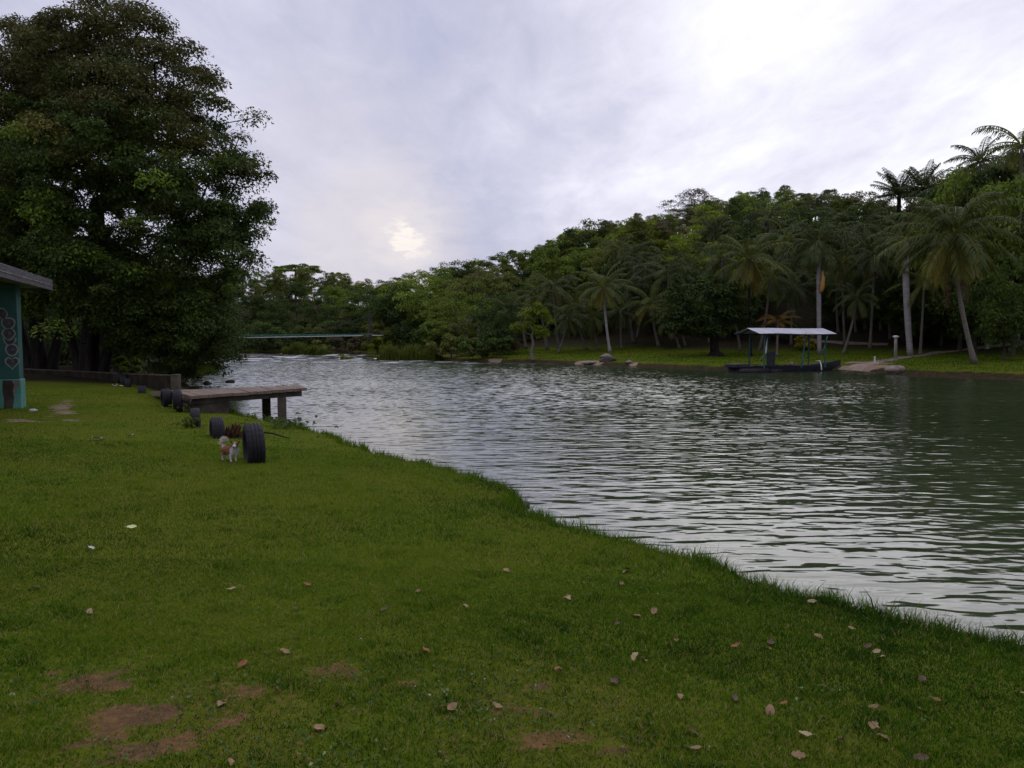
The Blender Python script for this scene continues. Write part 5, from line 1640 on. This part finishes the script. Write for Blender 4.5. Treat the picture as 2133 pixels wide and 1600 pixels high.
# ---- fallen leaves on the lawn
LEAVES = [(1303, 1194), (1182, 1252), (1325, 1288), (1361, 1282), (1286, 1305), (1410, 1343), (1533, 1353), (1606, 1346), (1599, 1359), (1323, 1377), (1341, 1383), (1163, 1404), (1280, 1433), (1417, 1458), (1530, 1466), (1604, 1490), (1633, 1473), (1715, 1437), (1836, 1378), (1826, 1365), (1808, 1356),
          (1921, 1424), (2026, 1444), (1951, 1465), (1918, 1491), (1822, 1484), (1819, 1530), (1839, 1550), (1676, 1546), (1751, 1557), (1450, 1576), (1662, 1584), (1918, 1587), (1441, 1537), (1771, 1317), (1705, 1333), (1691, 1259), (1526, 1254), (2127, 1453), (1943, 1349),
          (482, 1235), (639, 1222), (189, 1283), (615, 1276), (576, 1454), (705, 1480), (664, 1531), (506, 1390), (454, 1419), (594, 1365), (4, 1276), (75, 1228), (480, 1595), (461, 1473), (885, 1363), (1035, 1480), (915, 1490), (940, 1491), (970, 1270), (800, 1277), (994, 1194), (1307, 1192), (1294, 1224), (1185, 1251), (1054, 1192), (870, 1240)]
LEAFCOL = {'tan': (.25, .15, .07), 'orange-brown': (.22, .085, .025), 'dark brown': (.08, .04, .02), 'pale straw': (.33, .24, .12)}
for k, c in LEAFCOL.items():
    M['leaf_' + k] = surf_mat('dry_leaf_' + k.replace(' ', '_'), [(.3, tuple(v * .7 for v in c)), (.7, c)], 30, .7)
def dry_leaf(rng, L):
    """a curled, pointed leaf with a raised midrib fold and a stalk"""
    n = 9
    V, Q = [], []
    curl, fold = rng.uniform(-1.4, 1.6), rng.uniform(.2, .7)
    lob = rng.uniform(0, .35)
    for i in range(n):
        t = i / (n - 1)
        w = L * .30 * math.sin(PI * min(1, t * .93 + .05)) ** .8 * (1 + lob * math.sin(t * 17))
        x = L * (t - .5)
        z = L * .22 * curl * (t - .5) ** 2 * 2 + .004
        for s in (-1, -.5, 0, .5, 1):
            V.append((x, w * s, z + fold * w * abs(s) * (.6 + .4 * math.sin(t * 9 + s))))
    for i in range(n - 1):
        for j in range(4):
            Q.append((i * 5 + j, i * 5 + j + 1, i * 5 + 6 + j, i * 5 + 5 + j))
    k = len(V)
    V += [(-L * .5, -.0015, .005), (-L * .5, .0015, .005), (-L * .72, .0015, .012), (-L * .72, -.0015, .012)]
    Q.append((k, k + 1, k + 2, k + 3))
    return V, np.array(Q)
rng = np.random.default_rng(12)
names = list(LEAFCOL)
leafkey = {}
marks = [(330, 1500, 'the largest bare patch'), (220, 1400, 'the brown bare patch'), (845, 1390, 'the small middle bare patch'), (485, 1200, 'the small bare spot'), (1145, 1393, 'the bare patch nearer the water'), (1090, 1050, 'the notch in the bank'), (1420, 1165, 'the tall bank grass'), (1700, 1245, 'the middle of the bank edge'), (2100, 1335, 'the nearest bank edge'),
         (1160, 1510, 'the foreground bare patch'), (1600, 1480, 'the leaf cluster'), (1850, 1570, 'the lawn corner'), (2050, 1450, 'the far lawn corner')]
for i, (px, py) in enumerate(LEAVES):
    b = hit(px, py)
    col = names[int(rng.choice(4, p=[.36, .28, .18, .18]))]
    big = py > 1440
    L = rng.uniform(.045, .078)
    V, Q = dry_leaf(rng, L)
    o = mk('fallen_leaf', V, Q, M['leaf_' + col], None, None, True)
    o.location = (b[0], b[1], b[2] + .016)
    o.rotation_euler = (rng.normal(0, .3), rng.normal(0, .3), rng.uniform(0, 6.28))
    best = min(marks, key=lambda q: math.hypot(px - q[0], (py - q[1]) * 2))
    rel = 'just beyond' if py < best[1] - 8 else ('just before' if py > best[1] + 8 else 'level with')
    sd_ = 'inland side' if px < best[0] else 'river side'
    sz = 'large' if L > .062 else 'small'
    leafkey.setdefault((col, sz, rel, best[2], sd_), []).append((py, o))
for (col, sz, rel, mk_, sd_), lst in leafkey.items():
    lst.sort(key=lambda q: q[0])
    for q, (py, o) in enumerate(lst):
        pre = '' if len(lst) == 1 else ('nearest ' if q == len(lst) - 1 else ORD[q] + 'farthest ')
        tag(o, f'{pre}{sz} {col} leaf {rel} {mk_}, {sd_}', 'leaf', 'dry leaves fallen on the lawn')
M['litter'] = surf_mat('litter', [(.3, (.3, .3, .27)), (.7, (.45, .45, .4))], 20, .6)
M['litter_y'] = surf_mat('litter_yellow', [(.3, (.4, .42, .18)), (.7, (.55, .55, .25))], 20, .6)
for px, py, L, mt, lb in [(190, 1151, .075, 'litter', 'crumpled white litter scrap on the middle of the lawn'), (205, 918, .22, 'litter', 'long white scrap on the lawn level with the dog'), (273, 912, .16, 'litter', 'thin white scrap on the lawn nearer the dog'), (238, 806, .2, 'litter', 'white scrap beside the far row of tyres'), (249, 806, .28, 'litter_y', 'pale yellow scrap beside the far row of tyres'), (275, 1106, .09, 'litter_y', 'small straw-coloured scrap in mid lawn')]:
    b = hit(px, py)
    V, Q = dry_leaf(rng, L)
    o = mk('litter_scrap', V, Q, M[mt], None, None, True)
    o.location = (b[0], b[1], b[2] + .035); o.rotation_euler = (rng.normal(0, .2), rng.normal(0, .2), rng.uniform(-.6, .6))
    tag(o, lb, 'litter', 'scraps of litter on the lawn')

# ---- rocks
def rock(label, pos, size, seed, mat='rock', group='rocks at the water', flat=.5):
    rng = random.Random(seed)
    bm = bmesh.new()
    bmesh.ops.create_icosphere(bm, subdivisions=3, radius=1)
    ph = [rng.uniform(0, 6) for _ in range(9)]
    for v in bm.verts:
        c = v.co
        k = 1 + .16 * math.sin(c.x * 2.6 + ph[0]) * math.sin(c.y * 2.9 + ph[1]) + .12 * math.sin(c.z * 4 + ph[2] + c.x * 2) + .07 * math.sin(c.x * 7 + ph[3]) * math.sin(c.y * 8 + ph[4]) * math.sin(c.z * 7 + ph[5])
        v.co = Vector((c.x * size[0] * k, c.y * size[1] * k, c.z * size[2] * k))
    me = bpy.data.meshes.new('rock'); bm.to_mesh(me); bm.free()
    me.materials.append(M[mat])
    for p in me.polygons: p.use_smooth = True
    o = bpy.data.objects.new('rock', me); COL.objects.link(o)
    o.location = pos
    o.rotation_euler = (0, 0, rng.uniform(0, 6))
    return tag(o, label, 'rock', group)
def rk(label, px, py, size, seed, mat='rock'):
    p = hit(px, py)
    rock(label, (p[0], p[1] + size[1] * .5, p[2] + size[2] * .25), size, seed, mat)
rk('large dark boulder on the far bank at the foot of the upright palm', 1268, 753, (.62, .5, .34), 1, 'rock_dark')
rk('flat pale rock shelf at the waterline upstream of the boulder', 1232, 757, (1.0, .5, .16), 2)
rk('pale capping slab leaning behind the boulder', 1262, 746, (.8, .5, .3), 3)
rk('small pale rock at the waterline just downstream of the boulder', 1312, 757, (.4, .3, .16), 4)
rk('brown rock beside the far landing slope', 1870, 776, (.9, .6, .3), 5)
rk('dark stone in the shallows behind the jetty', 430, 801, (.24, .2, .12), 6, 'rock_dark')
rk('small stone in the shallows under the hanging branches', 478, 797, (.22, .2, .12), 8, 'rock_dark')
rk('small grey stone in the notch of the near bank', 1092, 1056, (.09, .07, .05), 9, 'rock_dark')
for px, py, w, lb, sd in [(600, 742, .9, 'low wet rock breaking the rapids before the tall reeds', 11), (660, 744, 1.2, 'flat wet rock breaking the rapids midstream', 12), (690, 747, .8, 'flat wet rock in the rapids beside the grey-green tuft', 13), (560, 741, .7, 'wet rock in the rapids nearest the overhanging leaves', 14), (765, 748, .6, 'wet rock off the tip of the broad reed clump', 15)]:
    p = gp(px, py, 0); rock(lb, (p[0], p[1], .0), (w, w * .6, .14), sd, 'rock_dark', 'wet rocks in the rapids')
M['pale_item'] = surf_mat('pale_bottle', [(.3, (.35, .38, .36)), (.7, (.55, .58, .55))], 9, .4)
b = hit(70, 859)
mb = MB(); mb.tube([(-.09, 0, .045), (-.05, 0, .045), (.03, 0, .046), (.06, 0, .046), (.09, 0, .046)], [.03, .04, .04, .018, .014], 10)
o = mb.build('plastic_bottle', M['pale_item'], None, True); o.location = b; o.rotation_euler = (0, 0, .5)
tag(o, 'pale bottle lying on the bare strip beside the pavilion column', 'bottle')

# ---- ferry boat with a roof
def boat():
    th = R(22)
    u = np.array([math.cos(th), math.sin(th), 0]); w = np.array([-math.sin(th), math.cos(th), 0]); up = np.array([0, 0, 1.])
    NL = at(1583, 695, 49.5)       # near eave, upstream end
    root = empty('ferry_boat', (NL[0], NL[1], 0), 'long dark passenger boat with white sheet roof moored at the far bank', 'boat')
    o = np.array([NL[0], NL[1], 0])
    L, Wd = 6.3, 2.5
    ze, zr = NL[2], NL[2] + .36
    # roof: two corrugated slopes
    for nm, s0, s1 in (('roof_sheet', 0, 1), ('roof_sheet', 2, 1)):
        nxs = 64
        V, Q = [], []
        for i in range(nxs + 1):
            t = i / nxs
            c = .018 * math.sin(i * PI / 1.0 * .9)
            sag = .03 * math.sin(t * 7) - .015 * t
            for s in (s0, s1):
                zz = (ze if s != 1 else zr) + c + sag * (1 if s != 1 else .3)
                V.append(u * (t * L) + w * (s * Wd / 2) + up * zz)
                V.append(u * (t * L) + w * (s * Wd / 2) + up * (zz - .012))
        for i in range(nxs):
            k = 4 * i
            Q += [(k, k + 4, k + 6, k + 2), (k + 1, k + 3, k + 7, k + 5), (k, k + 1, k + 5, k + 4), (k + 2, k + 6, k + 7, k + 3)]
        k = 4 * nxs
        Q += [(0, 2, 3, 1), (k, k + 1, k + 3, k + 2)]
        mk(nm, V, np.array(Q), M['sheet'], None, root, False)
    mb = MB()
    for s in (0, 2):
        mb.tube([u * .1 + w * (s * Wd / 2 * .96 + .02) + up * (ze - .06), u * (L - .1) + w * (s * Wd / 2 * .96 + .02) + up * (ze - .06)], [.04, .04], 6)
    mb.tube([u * .05 + w * Wd / 2 + up * (zr - .07), u * (L - .05) + w * Wd / 2 + up * (zr - .07)], [.045, .045], 6)
    for t in (.06, .5, .94):
        for s in (0, 2):
            mb.tube([u * t * L + w * (s * Wd / 2 * .96 + .02) + up * (ze - .05), u * t * L + w * Wd / 2 + up * (zr - .05)], [.035, .035], 6)
    mb.build('roof_frame', M['bark_dark'], root)
    # posts
    for t, s, lean in ((.10, .25, 0), (.17, 1.85, 0), (.62, .2, -.35), (.40, 1.8, 0), (.95, 1.8, 0), (.90, .3, 0)):
        mb = MB()
        mb.tube([u * (t * L + lean) + w * (s * Wd / 2) + up * .25, u * t * L + w * (s * Wd / 2) + up * (ze + (.05 if s > .1 else 0))], [.055, .05], 8)
        mb.build('post', M['teal'], root)
    # hull
    st = np.linspace(0, 1, 17)
    Lh = 8.9
    V, Q = [], []
    for t in st:
        hw = .82 * (min(1, (1 - t) * 3.2) ** .7 if t > .68 else 1) * (min(1, .75 + t * 4))
        zt_ = .36 + .32 * max(0, (t - .66) / .34) ** 1.6
        zb_ = -.25 + .62 * max(0, (t - .76) / .24) ** 1.3
        c = u * (-1.1 + t * Lh) + w * 1.2
        for s, zz in ((-1, zt_), (-.86, (zt_ + zb_) * .5), (-.55, zb_), (.55, zb_), (.86, (zt_ + zb_) * .5), (1, zt_), (.88, zt_ - .02), (.5, max(zb_ + .08, .05)), (-.5, max(zb_ + .08, .05)), (-.88, zt_ - .02)):
            V.append(c + w * s * max(hw, .03) + up * zz)
    n = 10
    for i in range(len(st) - 1):
        for j in range(n):
            Q.append((i * n + j, i * n + (j + 1) % n, (i + 1) * n + (j + 1) % n, (i + 1) * n + j))
    k = (len(st) - 1) * n
    T = [(0, j + 1, j) for j in range(1, n - 1)] + [(k, k + j, k + j + 1) for j in range(1, n - 1)]
    mk('hull', V, [np.array(Q), np.array(T)], M['hull'], None, root)
    mb = MB()
    for t in (.02, .2, .34, .48, .6):
        mb.box(u * (t * L) + w * 1.2 + up * .33, (.28, 1.5, .05), th)
    mb.build('bench', M['bark_dark'], root)
    mb = MB()
    mb.box(u * -.9 + w * 1.0 + up * .42, (1.1, 1.2, .22), th, .03)
    mb.build('stern_box', M['hull'], root)
    mb = MB(); mb.box(u * (.3 * L - .15) + w * 1.0 + up * .8, (.42, .4, 1.0), th, .05)
    mb.build('engine_housing', M['hull'], root)
    # float drums lashed to the upstream end
    mb = MB(); mb.tube([u * -1.5 + w * -.1 + up * .06, u * .6 + w * -.1 + up * .06], [.2, .2], 12); mb.build('float_drum', M['rubber'], root, True)
    mb = MB(); mb.tube([u * .9 + w * -.05 + up * .03, u * 1.7 + w * -.05 + up * .03], [.16, .16], 12); mb.build('float_drum', M['rubber'], root, True)
    # mooring pipe
    a = at(1708, 752, 51.5) - o; b = at(1711.5, 771, 51.2) - o
    mb = MB(); mb.tube([a + np.array([-.25, .1, 0]), a, (a + b) / 2 + np.array([.03, 0, 0]), b], [.035, .04, .04, .045], 8)
    mb.build('bent_pipe', M['white'], root, True)
    for px, py, r_ in ((1648, 757, .13),):
        c = at(px, py, 51.5) - o
        bm = bmesh.new(); bmesh.ops.create_icosphere(bm, subdivisions=2, radius=r_, matrix=Matrix.Translation(tuple(c)))
        me = bpy.data.meshes.new('buoy'); bm.to_mesh(me); bm.free(); me.materials.append(M['post'])
        q = bpy.data.objects.new('buoy', me); COL.objects.link(q); q.parent = root
boat()
def capped_post():
    b = hit(1865, 748)
    root = empty('capped_post', b, 'pale square post with a flat white cap on the far bank', 'post')
    k = b[1] / F
    mb = MB(); mb.tube([(0, 0, -.1), (0, 0, 1.0), (-.02, 0, 44 * k)], [.13, .12, .11], 8); mb.build('shaft', M['post'], root, True)
    mb = MB(); mb.tube([(-.02, 0, 44 * k), (-.02, 0, 44 * k + .1), (-.02, 0, 44 * k + .16)], [.18, .24, .1], 10); mb.build('cap', M['white'], root)
    b = hit(1822, 756)
    mb = MB(); mb.box((0, 0, .2), (.09, .09, .5), .3, .01)
    o = mb.build('marker_stake', M['white']); o.location = b
    tag(o, 'short white marker stake at the top of the landing slope', 'stake')
    a = hit(1583, 752)
    t = at(1600, 702, a[1] + .3)
    mb = MB(); d = t - a
    mb.tube([(0, 0, -.05), d * .35 + np.array([.2, 0, 0]), d * .7 + np.array([.1, 0, 0]), d], [.09, .08, .07, .06], 8)
    o = mb.build('leaning_pole', M['post'], None, True); o.location = a
    tag(o, 'pale leaning pole on the grass behind the boat posts', 'pole')
    a = hit(1712, 740); t = at(1724, 700, a[1])
    mb = MB(); d = t - a
    mb.tube([(0, 0, -.05), d], [.04, .03], 6)
    o = mb.build('leaning_pole', M['teal_pale'], None, True); o.location = a
    tag(o, 'thin greenish stick leaning behind the boat bow posts', 'pole')
capped_post()

# ---- path and landing on the far bank
def strip(name, pts, w, mat, lift=.05):
    P = np.array(pts)
    seg = np.linalg.norm(np.diff(P[:, :2], axis=0), axis=1)
    cum = np.concatenate([[0], np.cumsum(seg)])
    n = int(cum[-1] / .4) + 2
    s = np.linspace(0, cum[-1], n)
    X = np.interp(s, cum, P[:, 0]); Yy = np.interp(s, cum, P[:, 1])
    tx, ty = np.gradient(X), np.gradient(Yy)
    l = np.hypot(tx, ty); nx, ny = -ty / l, tx / l
    V = []
    k = 5
    wj = w * (1 + .18 * np.sin(s * 2.1) + .1 * np.sin(s * 5.3))
    for j in range(k):
        f = (j / (k - 1) - .5)
        xx, yy = X + nx * wj * f, Yy + ny * wj * f
        V.append(np.column_stack([xx, yy, height(np.column_stack([xx, yy])) + lift * (1 - (2 * f) ** 4) - .01]))
    V = np.stack(V, 1).reshape(-1, 3)
    Q = [(i * k + j, i * k + j + 1, (i + 1) * k + j + 1, (i + 1) * k + j) for i in range(n - 1) for j in range(k - 1)]
    o = mk(name, V, np.array(Q), mat, None, None, True)
    return tag(o, kind='structure')
M['sand'] = surf_mat('path_sand', [(.3, (.13, .10, .075)), (.7, (.24, .19, .15))], 2, .95, .01, 12)
M['sand_warm'] = surf_mat('landing_sand', [(.3, (.16, .105, .075)), (.55, (.27, .19, .145)), (.8, (.34, .26, .21))], 1.6, .95, .02, 8)
strip('path', [hit(x, y) for x, y in ((1840, 752), (1890, 744), (1950, 735), (2030, 726), (2100, 717), (2160, 711), (2300, 700))], 1.1, M['sand'])
strip('path', [hit(x, y) for x, y in ((1672, 707), (1720, 712), (1780, 716), (1850, 717))], 1.0, M['sand'])
strip('landing_slope', [hit(x, y) for x, y in ((1765, 772), (1785, 765), (1805, 758), (1850, 750))], 1.5, M['sand_warm'], .03)

# ---- footbridge
def bridge():
    Y = 94.0
    A, B = at(500, 703.5, Y), at(797, 698.3, Y + 3)
    root = empty('footbridge', A, 'white-edged suspension footbridge with teal netting far upstream', 'footbridge')
    d = B - A
    def pt(t, dz=0): return d * t + np.array([0, 0, dz - .35 * math.sin(PI * t) * 0])
    ts = np.linspace(0, 1, 15)
    mb = MB()
    for i in range(14):
        a, b = pt(ts[i]), pt(ts[i + 1])
        if 11.4 < i < 12.6: continue
        v = np.array([0, .6, 0]); h = np.array([0, 0, .04])
        mb.add([a - v - h, a + v - h, a + v + h, a - v + h, b - v - h, b + v - h, b + v + h, b - v + h], [(0, 1, 5, 4), (1, 2, 6, 5), (2, 3, 7, 6), (3, 0, 4, 7), (3, 2, 1, 0), (4, 5, 6, 7)])
    mb.build('deck', M['white'], root)
    for s in (-.62, .62):
        mb = MB()
        for i in range(29):
            t = i / 28 * .93
            mb.tube([pt(t) + np.array([0, s, .08]), pt(t) + np.array([0, s, (.30 - .16 * t)])], [.018, .018], 4)
        mb.tube([pt(t) + np.array([0, s, (.30 - .16 * t)]) for t in np.linspace(0, .93, 14)], [.02] * 14, 5)
        mb.tube([pt(t) + np.array([0, s, .16 - .06 * t]) for t in np.linspace(0, .93, 14)], [.014] * 14, 5)
        mb.build('railing', M['teal_pale'], root)
    T = at(770, 655, Y + 3.5) - A
    for s in (-.55, .55):
        mb = MB()
        low = pt(.42) + np.array([0, s, .35])
        pts = [T + np.array([0, s, -.05])] + [T + (low - T) * t + np.array([0, s * (1 - t), -.35 * math.sin(PI * t)]) for t in (.25, .5, .75)] + [low]
        mb.tube(pts, [.022] * 5, 5)
        mb.build('cable', M['bark'], root)
    mb = MB()
    for s in (-.7, .7):
        mb.tube([T + np.array([0, s, -3.9]), T + np.array([0, s, .1])], [.11, .08], 8)
    mb.tube([T + np.array([0, -.75, -.25]), T + np.array([0, .75, -.25])], [.06, .06], 6)
    mb.build('tower', M['bark'], root)
bridge()

# ---------------------------------------------------------------- light and sky
SUN_EL, SUN_AZ = R(42), R(18)     # bright cloud high over the river to the right
sun_dir = np.array([math.cos(SUN_EL) * math.sin(SUN_AZ), math.cos(SUN_EL) * math.cos(SUN_AZ), math.sin(SUN_EL)])
sl = bpy.data.lights.new('sun', 'SUN')
sl.energy = .5
sl.angle = R(60)
sl.color = (1, .95, .88)
so = bpy.data.objects.new('sun', sl); COL.objects.link(so)
so.rotation_euler = Vector(sun_dir).to_track_quat('Z', 'Y').to_euler()
so.location = (0, 0, 60)

w = bpy.data.worlds.new('World'); scn.world = w
w.use_nodes = True
nt = w.node_tree
for n in list(nt.nodes): nt.nodes.remove(n)
out = N(nt, 'ShaderNodeOutputWorld')
bg = N(nt, 'ShaderNodeBackground')
sky = N(nt, 'ShaderNodeTexSky')
sky.sky_type = 'NISHITA'
sky.sun_disc = False
sky.sun_elevation = SUN_EL
sky.sun_rotation = SUN_AZ
bg.inputs[1].default_value = .1
dirv = coords(nt, 'Generated')
def vdot(v, d):
    m = N(nt, 'ShaderNodeVectorMath', operation='DOT_PRODUCT')
    nt.links.new(v, m.inputs[0])
    m.inputs[1].default_value = tuple(d / np.linalg.norm(d))
    return m.outputs['Value']
sp = N(nt, 'ShaderNodeSeparateXYZ'); nt.links.new(dirv, sp.inputs[0])
zc = mth(nt, 'ADD', mth(nt, 'MAXIMUM', sp.outputs[2], 0.0), .16)
cmb = N(nt, 'ShaderNodeCombineXYZ')
nt.links.new(mth(nt, 'DIVIDE', sp.outputs[0], zc), cmb.inputs[0])
nt.links.new(mth(nt, 'DIVIDE', sp.outputs[1], zc), cmb.inputs[1])
pl = cmb.outputs[0]
n1 = noise(nt, .55, 5, .55, mapping(nt, pl, (1, .8, 1), (0, 0, R(35))), .4)
n2 = noise(nt, 1.7, 7, .6, mapping(nt, pl, (1, .55, 1), (0, 0, R(40)), (3, 1, 0)), .3)
n3 = noise(nt, 14.0, 6, .6, mapping(nt, dirv, (1, 1, 2.6), (0, 0, 0), (1.7, 0, 0)), .2)
bright = mrange(nt, vdot(dirv, ray(1850, 60)), .885, .985)
bright2 = mrange(nt, vdot(dirv, ray(1230, 120)), .965, .998)
m = mth(nt, 'ADD', mth(nt, 'MULTIPLY', bright, .58), mth(nt, 'MULTIPLY', bright2, .03))
cl = mth(nt, 'ADD', mth(nt, 'MULTIPLY_ADD', n1, 1.2, -.6), mth(nt, 'MULTIPLY_ADD', n2, 1.0, -.5))
amt = mth(nt, 'ADD', m, mth(nt, 'MULTIPLY', cl, mth(nt, 'MULTIPLY_ADD', m, .9, .7)))
n4 = noise(nt, 5.5, 7, .62, mapping(nt, pl, (1, .5, 1), (0, 0, R(42)), (5, 2, 0)), .5)
amt = mth(nt, 'ADD', amt, mth(nt, 'MULTIPLY', mth(nt, 'MULTIPLY_ADD', n4, 1.0, -.5), .6))
colr = ramp(nt, mth(nt, 'ADD', amt, .23, clamp=True), [(0, (.46, .48, .66)), (.25, (.585, .59, .745)), (.45, (.70, .69, .84)), (.72, (.88, .87, 1.0)), (1, (1.08, 1.08, 1.12))])
# pale band towards the horizon and the veiled sun low over the hills
hor = mrange(nt, sp.outputs[2], .0, .16, 1, 0)
colr = mixc(nt, mth(nt, 'MULTIPLY', hor, .4), colr, (.64, .60, .69))
pert = mth(nt, 'MULTIPLY_ADD', n3, 1.0, -.5)
n5 = noise(nt, 46.0, 5, .6, mapping(nt, dirv, (1, 1, 3.0)), .3)
pert2 = mth(nt, 'MULTIPLY_ADD', n5, 1.0, -.5)
def glow(px, py, r, inner, wob_):
    k = 1 - math.cos(r / F)
    d = mth(nt, 'ADD', vdot(dirv, ray(px, py)), mth(nt, 'MULTIPLY', pert if r > 80 else pert2, k * wob_))
    return mrange(nt, d, 1 - k, 1 - k * inner)
for px_, py_, r_, inn, wb, amt_, c_ in ((690, 350, 270, .0, .9, .34, (.80, .755, .81)), (800, 545, 230, .0, .9, .40, (.76, .69, .73)), (800, 455, 190, .0, 1.2, .36, (.84, .775, .79)), (836, 490, 96, .0, 2.2, .36, (.95, .87, .84)), (830, 482, 34, .0, 4.5, .38, (1.0, .91, .86)), (848, 499, 38, .0, 4.0, .6, (1.12, 1.02, .92)), (870, 514, 32, .0, 4.5, .36, (1.0, .91, .86))):
    colr = mixc(nt, mth(nt, 'MULTIPLY', glow(px_, py_, r_, inn, wb), amt_), colr, c_)
sc = N(nt, 'ShaderNodeVectorMath', operation='SCALE')
nt.links.new(colr, sc.inputs[0])
# an overcast sky is brighter overhead than low down
nt.links.new(mrange(nt, sp.outputs[2], .42, .95, 10.0, 20.0), sc.inputs['Scale'])
nt.links.new(mixc(nt, .94, sky.outputs[0], sc.outputs[0]), bg.inputs[0])
nt.links.new(bg.outputs[0], out.inputs[0])

# ---------------------------------------------------------------- camera and render settings
cam = bpy.data.cameras.new('camera')
cam.sensor_width = 36
cam.lens = 36 * F / PW
cam.clip_end = 4000
cam.clip_start = .05
co_ = bpy.data.objects.new('camera', cam); COL.objects.link(co_)
co_.location = (0, 0, EYE)
co_.rotation_euler = (PI / 2 - PITCH, 0, 0)
scn.camera = co_
scn.render.engine = 'CYCLES'
scn.view_settings.view_transform = 'Standard'
scn.view_settings.look = 'None'
scn.view_settings.exposure = 0
scn.view_settings.gamma = 1
cy = scn.cycles
cy.max_bounces = 5
cy.diffuse_bounces = 2
cy.glossy_bounces = 2
cy.transmission_bounces = 2
cy.transparent_max_bounces = 4
cy.use_denoising = True
try:
    cy.denoiser = 'OPENIMAGEDENOISE'
except Exception:
    pass
